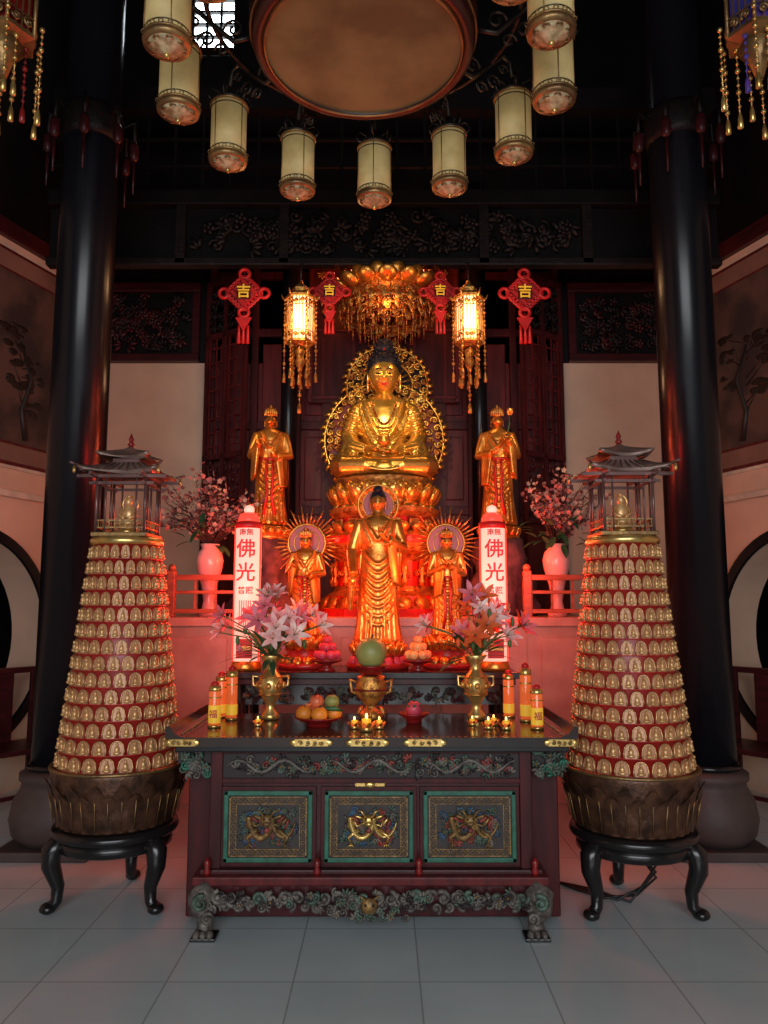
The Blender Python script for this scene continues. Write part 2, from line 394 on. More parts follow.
    head(mb,(0,-.012,.92 if not crown else .905),.128,skin,hair,curls,not crown,26,20,crown,.12,1.,1.3)
    mb.T=Matrix.Identity(4)

def lotus(mb,x,y,z,r,h,n,m,rows=2,up=True,tilt=.5,stag=0.):
    for q in range(rows):
        for i in range(n):
            a=2*PI*(i+.5*q)/n+stag;s=1 if up else -1
            R_=Matrix.Rotation(a,3,'Z')@Matrix.Rotation(tilt*s*(1 if q==0 else .6),3,'Y')
            rr=r*(1-.06*q)
            mb.sph((x+rr*math.cos(a),y+rr*math.sin(a),z+h*(.5+.18*q*s)),(h*.22,PI*r/n*.95,h*.5),m,8,6,R_)

# ------------------------------------------------------------------ room shell
CH=8.6
def simple(name,x0,x1,y0,y1,z0,z1,m,bev=0.):
    mb=MB();mb.bb(x0,x1,y0,y1,z0,z1,m,bev);return mb.build(name)
fm=bpy.data.materials.new('floor_tiles');fm.use_nodes=True;nt=fm.node_tree;b=nt.nodes['Principled BSDF']
tc=nt.nodes.new('ShaderNodeTexCoord');mp=nt.nodes.new('ShaderNodeMapping');mp.inputs['Location'].default_value=(-.153,-.25,0)
br=nt.nodes.new('ShaderNodeTexBrick');br.offset=0.;br.inputs['Scale'].default_value=1;br.inputs['Brick Width'].default_value=.54;br.inputs['Row Height'].default_value=.54
br.inputs['Mortar Size'].default_value=.004;br.inputs['Color1'].default_value=(.56,.65,.67,1);br.inputs['Color2'].default_value=(.51,.60,.62,1);br.inputs['Mortar'].default_value=(.33,.37,.38,1)
nz=nt.nodes.new('ShaderNodeTexNoise');nz.inputs['Scale'].default_value=1.7;nz.inputs['Detail'].default_value=6
rp=nt.nodes.new('ShaderNodeValToRGB');rp.color_ramp.elements[0].position=.3;rp.color_ramp.elements[0].color=(.8,.8,.8,1);rp.color_ramp.elements[1].position=.7
mx=nt.nodes.new('ShaderNodeMix');mx.data_type='RGBA';mx.blend_type='MULTIPLY';mx.inputs['Factor'].default_value=.6
nt.links.new(tc.outputs['Object'],mp.inputs[0]);nt.links.new(mp.outputs[0],br.inputs['Vector']);nt.links.new(tc.outputs['Object'],nz.inputs['Vector'])
nt.links.new(nz.outputs['Fac'],rp.inputs['Fac']);nt.links.new(br.outputs['Color'],mx.inputs['A']);nt.links.new(rp.outputs['Color'],mx.inputs['B']);nt.links.new(mx.outputs['Result'],b.inputs['Base Color'])
b.inputs['Roughness'].default_value=.24
simple('floor',-7,7,-4,10.5,-.1,0,fm)
mb=MB();mb.bb(-7,7,-4,10.5,CH,CH+.1,DARK)
for i in range(7): mb.bb(-6,6,.9+i*1.05,1.1+i*1.05,CH-.3,CH,DARKC)
for i in range(9): mb.bb(-4.1+i,-3.95+i,-4,10,CH-.18,CH,DARKC)
mb.build('ceiling')
mb=MB()
for s in(-1,1):
    a,b_=(1.78,3.02) if s>0 else (-3.02,-1.78)
    mb.bb(a,b_,7.5,7.6,0,4.0,CREAM)
mb.bb(-1.78,1.78,7.5,7.62,0,5.0,MAROON)
mb.bb(-3.02,3.02,7.5,7.6,4.0,CH,DARK)
mb.build('wall_back')
for s in(-1,1):
    mb=MB();a,b_=(1.85,2.97) if s>0 else (-2.97,-1.85)
    y=7.42
    mb.bb(a,b_,y,7.495,4.0,4.08,LACQ,.01);mb.bb(a,b_,y,7.495,4.72,4.82,LACQ,.01);mb.bb(a,a+.07,y,7.495,4.08,4.72,LACQ);mb.bb(b_-.07,b_,y,7.495,4.08,4.72,LACQ)
    random.seed(60+s);mb.foliage(a+.08,b_-.08,4.09,4.71,y+.03,(DARKC,DARKC,LACQ),90,.15,.02,LACQ)
    mb.bb(a+.07,b_-.07,7.47,7.49,4.08,4.72,DARK)
    mb.build('trim_carved_panel')
    mb=MB();mb.bb(a,b_,7.40,7.495,4.95,5.1,DARKC,.01);mb.bb(a,b_,7.42,7.495,5.7,5.8,DARKC,.01)
    mb.scrolls(a,b_,5.1,5.7,7.46,DARKC,.2,.018);mb.build('trim_upper_frieze')
def side_wall(s):
    ax=V((.3*s,-.954,0))
    org=V((3.0*s,7.5,0));nrm=V((-.954*s,-.3,0))
    Tm=Matrix(((ax.x,-nrm.x,0,org.x),(ax.y,-nrm.y,0,org.y),(0,0,1,0),(0,0,0,1)))
    cx,cz,r=1.28,1.3,.88
    mb=MB();mb.T=Tm
    n=48;L=7.;H=4.80
    def sq(a):
        dx,dz=math.cos(a),math.sin(a);ts=[]
        if dx>1e-9:ts.append((2.5-cx)/dx)
        if dx<-1e-9:ts.append((0-cx)/dx)
        if dz>1e-9:ts.append((2.6-cz)/dz)
        if dz<-1e-9:ts.append((0-cz)/dz)
        t=min(ts);return (cx+dx*t,cz+dz*t)
    A=sorted([2*PI*i/n for i in range(n)]+[math.atan2(z-cz,x-cx)%(2*PI) for x,z in((0,0),(2.5,0),(0,2.6),(2.5,2.6))]);N=len(A)
    for yy in(0,.35):
        vs=[(cx+r*math.cos(a),yy,cz+r*math.sin(a)) for a in A]+[(sq(a)[0],yy,sq(a)[1]) for a in A]
        mb.add(vs,[(i,(i+1)%N,(i+1)%N+N,i+N) for i in range(N)],CREAM)
    vs=[(cx+r*math.cos(a),yy,cz+r*math.sin(a)) for yy in(0,.35) for a in A]
    mb.add(vs,[(i,(i+1)%N,(i+1)%N+N,i+N) for i in range(N)],CREAM,True)
    mb.bb(0,2.5,0,.35,2.6,H,CREAM);mb.bb(2.5,L,0,.35,0,H,CREAM);mb.bb(0,L,-.001,.35,H,CH,DARK)
    nm='wall_left' if s<0 else 'wall_right';mb.build(nm)
    mb=MB();mb.T=Tm
    rs=[]
    for i in range(65):
        a=2*PI*i/64;rs.append([(cx+q*math.cos(a),yy,cz+q*math.sin(a)) for q,yy in((r-.01,-.035),(r+.075,-.035),(r+.075,-.002),(r-.01,-.002))])
    mb.rings(rs,BLACK,False,False);mb.build('trim_moon_gate')
    mb=MB();mb.T=Tm
    def rr(a,b_,c,d,q,yy0,yy1,m):
        pts=[(a,c),(b_,c)]
        for k in range(7): u=PI/2*k/6;pts.append((b_-q+q*math.cos(u),d-q+q*math.sin(u)))
        for k in range(7): u=PI/2+PI/2*k/6;pts.append((a+q+q*math.cos(u),d-q+q*math.sin(u)))
        mb.prism(pts,yy0,yy1,m)
    rr(.12,3.4,2.77,4.74,.30,-.018,-.003,CREAMW);rr(.15,3.37,2.80,4.71,.28,-.024,-.010,MAROON);rr(.18,3.34,2.83,4.68,.26,-.030,-.012,MURALB)
    rr(.36,3.16,2.98,4.52,.16,-.036,-.014,MAROON);rr(.38,3.14,3.0,4.50,.15,-.040,-.016,MURAL)
    random.seed(5+s)
    for tr in range(3):
        x0=.8+.75*tr
        trunk=[(x0,-.042,3.04),(x0+.06,-.042,3.3),(x0-.04,-.042,3.6),(x0+.1,-.042,3.9)]
        mb.tube(trunk,[.03,.024,.018,.008],INK,5)
        for i in range(9):
            p=V(trunk[1]).lerp(V(trunk[3]),i/8);q=p+V((U(-.28,.28),0,U(.0,.22)));mb.tube([p,q],[.008,.003],INK,4)
            for k in range(6): mb.sph(q+V((U(-.09,.09),0,U(-.05,.07))),(U(.03,.07),.003,U(.015,.04)),INK,7,4)
    mb.build('mural_painting')
    mb=MB();mb.T=Tm;mb.bb(0.02,L,-.05,-.003,2.52,2.58,CREAMW,.01);mb.bb(0.02,L,-.06,-.003,4.80,4.95,LACQ,.01);mb.build('trim_side_band')
for s in(-1,1): side_wall(s)
mb=MB();mb.bb(-7,7,10.4,10.5,0,CH,DARK);mb.build('wall_corridor')
mb=MB();mb.bb(-7.05,-6.95,-4,10.5,0,CH,DARK);mb.build('wall_outer_left')
mb=MB();mb.bb(6.95,7.05,-4,10.5,0,CH,DARK);mb.build('wall_outer_right')

# clerestory window
mb=MB();wx0,wx1,wz0,wz1=-2.0,-1.56,7.36,7.92
mb.bb(wx0,wx1,7.44,7.46,wz0,wz1,SKYL)
for q in range(4): x=wx0+(wx1-wx0)*q/3;mb.bb(x-.012,x+.012,7.40,7.49,wz0-.03,wz1+.03,DARKC)
for q in range(5): z=wz0+(wz1-wz0)*q/4;mb.bb(wx0-.03,wx1+.03,7.40,7.49,z-.010,z+.010,DARKC)
mb.build('window_1')

# platform
mb=MB();mb.bb(-1.92,1.92,5.62,7.495,0,1.44,MARBLE);mb.bb(-1.94,1.94,5.58,7.495,1.44,1.5,MARBLE,.002)
for i in range(5): mb.bb(-1.75+i*.72,-1.13+i*.72,5.605,5.62,.2,1.36,MARBLE,.006)
mb.build('marble_platform')
PZ=1.501
WOOD=mat('rail_wood',(.45,.12,.05),.4,0,col2=(.3,.07,.03),stretch=(1,6,6))
for s in(-1,1):
    mb=MB();a,b_=(1.02,1.90) if s>0 else (-1.90,-1.02)
    for x in(a+.03,(a+b_)/2+.1*s,b_-.03): mb.bb(x-.03,x+.03,5.64,5.70,PZ,PZ+.34,WOOD,.006);mb.sph((x,5.67,PZ+.36),.03,WOOD,8,6)
    mb.bb(a,b_,5.65,5.69,PZ+.27,PZ+.31,WOOD,.005);mb.bb(a,b_,5.655,5.685,PZ+.03,PZ+.06,WOOD,.004);mb.bb(a,b_,5.655,5.685,PZ+.17,PZ+.195,WOOD,.004)
    n=6
    for i in range(n): x=a+.06+(b_-a-.12)*i/(n-1);mb.bb(x-.008,x+.008,5.662,5.678,PZ+.06,PZ+.27,WOOD)
    mb.build('wooden_railing')

# main columns
for s in(-1,1):
    mb=MB();c=(2.15*s,5.3,0)
    mb.bb(c[0]-.3,c[0]+.3,5.0,5.6,0,.06,STONE,.01)
    mb.lathe([(.24,.06),(.29,.12),(.31,.22),(.29,.33),(.25,.40),(.24,.44),(.26,.46),(.26,.50),(.2,.52)],c,STONE,40)
    mb.lathe([(.195,.52),(.195,5.5),(.19,CH)],c,COLM,48)
    mb.torus((c[0],c[1],.54),.2,.02,BLACK,n=40)
    mb.lathe([(.2,4.95),(.22,5.0),(.22,5.15),(.2,5.2)],c,DARKC,32)
    for i in range(8):
        a=2*PI*i/8+.2;x=c[0]+.30*math.cos(a);y=c[1]+.30*math.sin(a)
        mb.tube([(c[0]+.2*math.cos(a),c[1]+.2*math.sin(a),5.1),(x,y,5.16),(x,y,5.0)],.015,DARKC,5)
        mb.lathe([(.01,0),(.035,.03),(.035,.12),(.012,.16)],(x,y,4.85),LACQ,8);mb.tube([(x,y,4.86),(x,y,4.6)],[.014,.006],LACQ,6)
    mb.build('temple_column')
    mb=MB();c=(.885*s,6.98,0);mb.lathe([(.075,PZ+.08),(.075,5.6)],c,COLM,24);mb.lathe([(.11,PZ),(.125,PZ+.04),(.08,PZ+.1)],c,STONE,24);mb.build('inner_column')

# alcove wooden panelling
mb=MB()
for i in range(9):
    x=-1.72+i*.43;mb.bb(x-.035,x+.035,7.43,7.495,PZ,5.0,MAROOND,.008)
for z in(1.6,2.5,3.35,4.3,4.9): mb.bb(-1.76,1.76,7.44,7.495,z-.04,z+.04,MAROOND,.006)
for i in range(8):
    x=-1.505+i*.43
    for z0,z1 in((1.68,2.42),(2.58,3.27),(3.43,4.22)): mb.bb(x-.14,x+.14,7.47,7.497,z0+.03,z1-.03,MAROON,.01)
mb.build('wood_panelling')
for s in(-1,1):
    mb=MB();mb.T=TR(1.76*s,7.38,0,1,0)@Matrix.Rotation((PI if s>0 else 0)+(-.62 if s<0 else .62),4,'Z')
    W=.55;z0,z1=2.35,4.75
    for x in(0.02,W/2,W): mb.bb(x-.02,x+.02,-.02,.02,z0,z1,MAROOND,.004)
    for z in(z0,3.0,4.2,z1): mb.bb(0,W,-.02,.02,z-.025,z+.025,MAROOND)
    for i in range(8):
        z=3.1+i*.14
        for q in(0,1):
            mb.bb(q*W/2+.03,q*W/2+W/2-.03,-.008,.008,z-.006,z+.006,MAROON)
    for i in range(6): mb.bb(.06+i*.09-.005,.06+i*.09+.005,-.008,.008,3.0,4.2,MAROON)
    mb.scrolls(.03,W-.03,4.24,4.7,0,DARKC,.12,.012);mb.scrolls(.03,W-.03,2.4,2.95,0,MAROOND,.14,.014)
    mb.bb(0.,W,-.02,.02,PZ,2.35,MAROOND)
    mb.build('lattice_door')
# header beam
mb=MB();mb.bb(-2.9,2.9,6.28,6.38,4.48,4.55,DARKC,.01);mb.bb(-2.9,2.9,6.26,6.40,5.02,5.16,DARK,.01)
for x in(-1.75,-.86,0.86,1.75): mb.bb(x-.04,x+.04,6.28,6.38,4.5,5.05,DARKC)
mb.bb(-2.9,2.9,6.35,6.37,4.5,5.05,DARK)
random.seed(71);mb.foliage(-1.7,1.7,4.56,5.01,6.33,(DARKC,),150,.17,.02,DARKC)
mb.bb(-2.9,2.9,6.26,6.40,5.9,6.1,DARK)
for i in range(24): x=-2.8+i*.243;mb.bb(x-.01,x+.01,6.32,6.34,5.16,5.9,DARK)
for z in(5.4,5.65): mb.bb(-2.9,2.9,6.315,6.345,z-.012,z+.012,DARK)
mb.build('carved_header_beam')

# gilded carving behind / above the Buddha
mb=MB()
mb.bb(-.72,.72,7.33,7.38,3.55,4.95,MAROOND,.01)
for x in(-.6,-.3,0,.3,.6): mb.bb(x-.012,x+.012,7.315,7.335,3.6,4.2,MAROON)
random.seed(31);mb.foliage(-.68,.68,4.35,4.93,7.31,(GOLD2,GOLD2,REDL),90,.10)
for z in(3.6,4.28,4.92): mb.bb(-.72,.72,7.31,7.335,z-.015,z+.015,MAROON,.005)
for x in(-.72,.72): mb.bb(x-.02,x+.02,7.31,7.38,3.55,4.95,MAROON,.005)
mb.bb(-.6,.6,7.36,7.42,PZ,4.9,MAROOND)
mb.build('gilded_back_screen')
mb=MB();c=(.03,6.68,4.30)
mb.lathe([(.05,.0),(.36,.02),(.42,.08),(.38,.12),(.2,.16),(.04,.26),(.01,.28)],c,GOLD2,32)
lotus(mb,c[0],c[1],c[2]+.0,.46,.17,16,GOLD,2,True,1.0)
lotus(mb,c[0],c[1],c[2]+.10,.30,.14,10,GOLD,1,True,.6)
for lv,(rr_,ll) in enumerate(((.42,.16),(.35,.25),(.25,.31),(.14,.34))):
    n=int(rr_*60)
    for i in range(n):
        a=2*PI*i/n;x=c[0]+rr_*math.cos(a);y=c[1]+rr_*math.sin(a);l=ll+.04*(i%2)
        mb.tube([(x,y,c[2]+.04),(x,y,c[2]-l)],.004,GOLD2,4)
        for q in range(7): mb.sph((x,y,c[2]-l*q/6),.010,GOLD2 if q%2 else REDL,6,4)
    mb.torus((c[0],c[1],c[2]-ll*.5),rr_,.012,GOLD2,n=36)
    n2=int(rr_*2*PI/.11)
    for i in range(n2):
        a=2*PI*i/n2
        mb.T=Matrix.Translation((c[0]+(rr_+.01)*math.cos(a),c[1]+(rr_+.01)*math.sin(a),c[2]-ll*.5))@Matrix.Rotation(a+PI/2,4,'Z')
        mb.spiral(-.02,.045,0,.038,GOLD2,.008);mb.spiral(.03,-.04,0,.036,GOLD2,.008);mb.sph((0,0,-.0),(.03,.012,.05),GOLD2,6,5)
        mb.T=Matrix.Identity(4)
mb.tube([(c[0],c[1],c[2]+.2),(c[0],c[1],CH)],.01,BLACKM,6)
mb.build('lotus_canopy')

# ------------------------------------------------------------------ main buddha
BX,BY=0.0,6.52
mb=MB()
th=[(.56,0),(.56,.06),(.52,.08),(.50,.16),(.43,.20),(.41,.24),(.41,.44),(.43,.48),(.50,.52),(.53,.58),(.53,.64),(.47,.68),(.42,.70),(.42,.80),(.47,.84),(.47,.88)]
for (a,b_) in zip(th,th[1:]): 
    m=GOLD2 if abs(a[1]-b_[1])<.045 or b_[0]>a[0] else CANR
    mb.lathe([a,b_],(BX,BY,PZ),m,16,False,False,a0=PI/16)
mb.lathe([(.47,.879),(.47,.88)],(BX,BY,PZ),GOLD2,16,False,True,a0=PI/16)
lotus(mb,BX,BY,PZ+.05,.51,.12,20,GOLD,1,False,.5);lotus(mb,BX,BY,PZ+.66,.47,.1,20,GOLD,1,True,.5)
for i in range(16):
    a=2*PI*i/16;x=BX+.43*math.cos(a);y=BY+.43*math.sin(a)
    mb.lathe([(.02,0),(.03,.04),(.015,.08),(.03,.13),(.02,.2)],(x,y,PZ+.24),GOLD,8)
    a+=PI/16
    T=Matrix.Translation((BX+.425*math.cos(a),BY+.425*math.sin(a),PZ+.34))@Matrix.Rotation(a+PI/2,4,'Z');mb.T=T
    mb.spiral(-.035,0,-.005,.03,GOLD2,.006);mb.spiral(.035,0,-.005,.03,GOLD2,.006)
    mb.T=Matrix.Translation((BX+.44*math.cos(a),BY+.44*math.sin(a),PZ+.75))@Matrix.Rotation(a+PI/2,4,'Z')
    mb.box((0,0,0),(.1,.02,.07),GOLD2,.006);mb.T=Matrix.Identity(4)
for i in range(16):
    a=2*PI*i/16;mb.sph((BX+.53*math.cos(a),BY+.53*math.sin(a),PZ+.61),.022,REDG,8,6)
mb.lathe([(.38,.88),(.40,.92),(.40,1.10),(.43,1.13),(.40,1.135)],(BX,BY,PZ),GOLD2,40)
lotus(mb,BX,BY,PZ+.90,.44,.17,18,GOLDB,2,True,.55);lotus(mb,BX,BY,PZ+.84,.43,.10,18,GOLDB,1,False,.5)
mb.build('lotus_throne')
SZ=PZ+1.137
tab=[(0,.29,.21,.02),(.10,.27,.20,.02),(.20,.215,.165,.01),(.30,.185,.145,0),(.42,.20,.145,0),(.54,.225,.15,0),(.63,.235,.14,0),(.69,.21,.12,0),(.725,.14,.10,0),(.76,.08,.085,0),(.90,.075,.08,0)]
t=MB();body_loft(t,[interp(tab,i*.9/40) for i in range(41)],GOLDB,36)
def fr(xx,zz,off=0.):
    q=interp(tab,zz);k=max(0.,1-(xx/q[1])**2);return V((xx,q[3]-q[2]*math.sqrt(k)-off,zz))
for s in(-1,1):
    t.tube([(s*.12,.05,.12),(s*.26,-.06,.12),(s*.365,-.17,.105),(s*.32,-.27,.095),(s*.15,-.31,.09),(-s*.05,-.30,.09)],[.11,.11,.10,.09,.08,.065],GOLDB,14)
    t.tube([(s*.17,0,.66),(s*.225,0,.62),(s*.27,-.0,.50),(s*.295,-.03,.37),(s*.25,-.15,.27),(s*.14,-.25,.225)],[.07,.076,.070,.072,.066,.045],GOLDB,14)
    t.sph((s*.27,-.10,.20),(.08,.13,.10),GOLDB,12,8)
    t.tube([(s*.29,-.05,.35),(s*.335,-.09,.22),(s*.38,-.12,.07)],[.05,.055,.045],GOLDB,10)
    for i in range(5):
        q=i/5;p=V((s*.25,0,.57)).lerp(V((s*.30,-.03,.34)),q);ring=[tuple(p+V((math.cos(u)*.077,math.sin(u)*.077,.03*math.cos(u)*s))) for u in [2*PI*j/16 for j in range(16)]]
        t.tube(ring,.010,GOLDB,6,True,True)
    for i in range(5):
        x0=s*(.10+.06*i);pts=[]
        for j in range(8):
            u=PI*.15+PI*.75*j/7;pts.append((x0+s*.02*j/7,-.20-.105*math.cos(u-.5),.10+.095*math.sin(u)))
        t.tube(pts,.012,GOLDB,6)
    t.tube([fr(s*.17,.70,.0),fr(s*.15,.60,.010),fr(s*.11,.48,.014),fr(s*.04,.36,.014)],[.018,.022,.022,.018],GOLDB,8)
    t.tube([fr(s*.205,.67,.0),fr(s*.19,.55,.008),fr(s*.15,.42,.012),fr(s*.08,.30,.012)],[.012,.015,.015,.012],GOLDB,8)
for i in range(5):
    w=.12-.012*i;z0=.48-.05*i;t.tube([fr(-w+2*w*j/8,z0-.06*(1-(1-2*j/8)**2),.006) for j in range(9)],.011,GOLDB,6)
for i in range(4):
    w=.18-.02*i;t.tube([(-w+2*w*j/8,-.35+.0*i-.01*i,.15-.03*i-.02*(1-(1-2*j/8)**2)) for j in range(9)],.012,GOLDB,6)
t.sph((0,-.30,.075),(.2,.09,.065),GOLDB,14,8)
vs,fs=fuse(t,.009,1)
zm=min(v[2] for v in vs)
mb=MB();mb.T=TR(BX,BY,SZ-min(0,zm),1.0);mb.add(vs,fs,GOLDB,True)
hand(mb,(-.12,-.27,.225),(1,-.25,-.05),(0,-.15,1),(0,-1,.2),.17,GOLDB,.12)
hand(mb,(.12,-.28,.205),(-1,-.25,-.05),(0,-.15,1),(0,-1,.2),.17,GOLDB,.12)
mb.lathe([(.02,0),(.055,.02),(.06,.05),(.04,.075),(.045,.085)],(0,-.33,.24),GOLD,14)
head(mb,(0,-.03,.925),.35,GOLDB,HAIR,170,True,40,34,None,.20,1.15,1.3)
for i in range(21):
    xx=-.11+.011*i;mb.sph(fr(xx,.67-.20*(1-(xx/.11)**2),.020),.010,REDL if i%5 else GOLD,6,4)
mb.T=Matrix.Identity(4);mb.build('seated_buddha_statue')
# halo
mb=MB();hy=7.14
def disc(mb,cx,cz,r,y0,y1,m,n=40): mb.prism([(cx+r*math.cos(2*PI*i/n),cz+r*math.sin(2*PI*i/n)) for i in range(n)],y0,y1,m)
b0=(0.0,3.13);b1=(.03,3.66)
disc(mb,b0[0],b0[1],.53,hy+.02,hy+.04,REDL);disc(mb,b1[0],b1[1],.36,hy,hy+.05,BLACK)
random.seed(77)
for (c,rads) in((b0,(.38,.56)),(b1,(.24,.385))):
    for r in rads: mb.torus((c[0],hy-.01,c[1]),r,.013,GOLDB,'Y',48)
    for ring in range(2):
        r=rads[0]+(rads[1]-rads[0])*(.28+.46*ring);n=int(r*2*PI/.078)
        for i in range(n):
            a=2*PI*(i+.5*ring)/n;mb.spiral(c[0]+r*math.cos(a),c[1]+r*math.sin(a),hy-.015-.01*ring,.038,GOLDB if i%3 else GOLD2,.009)
    for i in range(70):
        a=U(0,2*PI);r=U(rads[0],rads[1]);R_=Matrix.Rotation(U(0,6),3,'Y');mb.sph((c[0]+r*math.cos(a),hy-.02,c[1]+r*math.sin(a)),(.028,.010,.012),GOLDB,6,4,R_)
    n=int(rads[1]*2*PI/.062)
    for i in range(n):
        a=2*PI*i/n
        if c is b0 and math.sin(a)>.72: continue
        if c is b1 and math.sin(a)<-.35: continue
        p=V((c[0]+rads[1]*math.cos(a),hy-.005,c[1]+rads[1]*math.sin(a)));l=.04 if i%2 else .065
        d=V((math.cos(a+.5),0,math.sin(a+.5)))
        mb.tube([p,p+V((math.cos(a),0,math.sin(a)))*l*.5,p+d*l],[.026,.022,.006],GOLDB,6)
for i in range(24):
    a=2*PI*i/24;mb.tube([(b1[0]+.12*math.cos(a),hy-.012,b1[1]+.12*math.sin(a)),(b1[0]+.22*math.cos(a),hy-.012,b1[1]+.22*math.sin(a))],[.004,.010],GOLD,5)
for q in(-1,0,1): mb.sph((b1[0]+q*.055,hy,b1[1]+.44-.025*abs(q)),(.035,.02,.07),GOLDB,10,8,Matrix.Rotation(q*.5,3,'Y'))
mb.bb(-.06,.06,hy+.05,hy+.09,PZ,3.5,GOLD2)
mb.build('buddha_halo')

# ------------------------------------------------------------------ attendants on rocks
for s,pose in((-1,'vase'),(1,'lotus')):
    x=.945*s;y=6.3
    mb=MB();random.seed(20+s);ph=[U(0,6) for _ in range(6)]
    def rm(a,z): return 1+.12*math.sin(3*a+ph[0]+z*5)+.09*math.sin(5*a+ph[1]-z*9)+.06*math.sin(9*a+ph[2]+z*14)
    mb.lathe([(.27,0),(.28,.08),(.24,.16),(.25,.26),(.20,.36),(.22,.46),(.18,.56),(.17,.62)],(x,y,PZ),ROCK,36,rm=rm)
    mb.lathe([(.15,.60),(.17,.64),(.15,.66),(.17,.72),(.14,.725)],(x,y,PZ),GOLD,24);lotus(mb,x,y,PZ+.62,.155,.10,14,GOLD,1,True,.5)
    mb.build('rock_pedestal')
    mb=MB();standing(mb,x,y,PZ+.735,.97,pose,GOLD,GOLD,HAIR,crown=GOLD,sash=CANR,rz=-.1*s);mb.build('bodhisattva_statue')

# ------------------------------------------------------------------ second (rear) altar table
mb=MB();x0,x1=-.975,.835;xc=(x0+x1)/2
mb.bb(x0,x1,4.82,5.38,1.14,1.18,BLACK,.004);mb.bb(x0+.02,x1-.02,4.85,5.35,1.10,1.14,LACQ,.005)
mb.bb(x0+.06,x1-.06,4.87,4.90,.98,1.10,BLACK);random.seed(51);mb.foliage(x0+.08,x1-.08,.985,1.095,4.862,(CARVBG,CARV,CARVG,LACQ),80,.06)
mb.bb(x0+.06,x1-.06,5.30,5.33,.98,1.10,BLACK)
for x in(x0+.10,x1-.10):
    for y in(4.90,5.30): mb.tube([(x,y,1.1),(x,y,.5),(x,y,.06),(x,y-.0,0)],[.035,.03,.03,.045],BLACK,10)
mb.bb(x0+.1,x1-.1,4.93,4.96,.55,.6,BLACK)
mb.build('rear_altar_table')
RZ=1.181
mb=MB();x,y=-.04,5.10
mb.lathe([(.20,0),(.21,.03),(.17,.05),(.15,.08),(.17,.12),(.17,.15),(.14,.155)],(x,y,RZ),CANR,24)
lotus(mb,x,y,RZ+.02,.175,.07,16,DRAGF,1,False,.5);lotus(mb,x,y,RZ+.075,.165,.09,16,GOLD,2,True,.5)
standing(mb,x,y,RZ+.155,1.02,'welcome',GOLD,GOLD,HAIR,curls=60,sash=None)
hz=RZ+.155+.93;mb.torus((x,y+.07,hz),.135,.010,GOLD,'Y',32);mb.torus((x,y+.07,hz),.105,.005,GOLD,'Y',32)
disc(mb,x,hz,.10,y+.07,y+.078,CANR,28)
for i in range(28):
    a=2*PI*i/28;mb.tube([(x+.104*math.cos(a),y+.068,hz+.104*math.sin(a)),(x+.132*math.cos(a),y+.068,hz+.132*math.sin(a))],.004,GOLD,4)
mb.tube([(x,y+.08,hz-.1),(x,y+.085,RZ+.5)],.012,GOLD,6)
mb.build('standing_buddha_statue')
for x,pose,sd in((-.525,'vase',-1),(.42,'anjali',1)):
    y=5.16;mb=MB()
    mb.lathe([(.17,0),(.175,.03),(.13,.05),(.11,.09),(.13,.14),(.15,.18),(.12,.20)],(x,y,RZ),CANR,24)
    lotus(mb,x,y,RZ+.02,.15,.07,14,GOLD,1,False,.5);lotus(mb,x,y,RZ+.11,.14,.09,14,GOLD,2,True,.5)
    standing(mb,x,y,RZ+.20,.70,pose,GOLD,GOLD,HAIR,crown=GOLD,sash=CANR)
    hz=RZ+.20+.70*.90;hy2=y+.055
    mb.torus((x,hy2,hz),.125,.009,GOLD,'Y',32);disc(mb,x,hz,.12,hy2,hy2+.006,CANR,28);mb.torus((x,hy2,hz),.085,.005,GOLD,'Y',32)
    for i in range(40):
        a=2*PI*i/40;l=.25 if i%2 else .20
        mb.tube([(x+.12*math.cos(a),hy2,hz+.12*math.sin(a)),(x+l*math.cos(a),hy2,hz+l*math.sin(a))],[.008,.003],GOLD,4)
    mb.tube([(x,hy2,hz-.1),(x,hy2+.01,RZ+.4)],.010,GOLD,6)
    mb.build('radiant_bodhisattva_statue')
for x in(-.875,.70):
    y=4.96;mb=MB()
    mb.lathe([(.095,0),(.10,.02),(.09,.05),(.085,.06)],(x,y,RZ),GOLD,28)
    mb.lathe([(.083,.06),(.083,.92)],(x,y,RZ),COLW,28);mb.lathe([(.088,.90),(.09,.915),(.088,.94),(.07,.945)],(x,y,RZ),RED,28)
    mb.lathe([(.07,.94),(.068,.965),(.055,.99),(.035,1.005)],(x,y,RZ),REDG,20);mb.sph((x,y,RZ+1.025),(.035,.035,.03),COLW,14,8);mb.lathe([(.012,1.05),(.005,1.075)],(x,y,RZ),GOLD,8)
    text(mb,'佛',(x,y-.087,RZ+.76),.125,RED);text(mb,'光',(x,y-.087,RZ+.61),.125,RED)
    text(mb,'普照',(x,y-.087,RZ+.50),.05,RED)
    text(mb,'南無',(x,y-.087,RZ+.87),.045,RED)
    for i in range(6): mb.box((x-.035+.014*i,y-.0855,RZ+.36),(.004,.006,.16),RED)
    for a in(-.30,-2.84): mb.tube([(x+.083*math.cos(a),y+.083*math.sin(a),RZ+.06),(x+.083*math.cos(a),y+.083*math.sin(a),RZ+.92)],.008,REDG,6)
    mb.bb(x-.05,x+.05,y-.09,y-.078,RZ+.08,RZ+.20,RED);text(mb,'光明燈',(x,y-.093,RZ+.14),.03,GOLD)
    mb.build('illuminated_prayer_column')

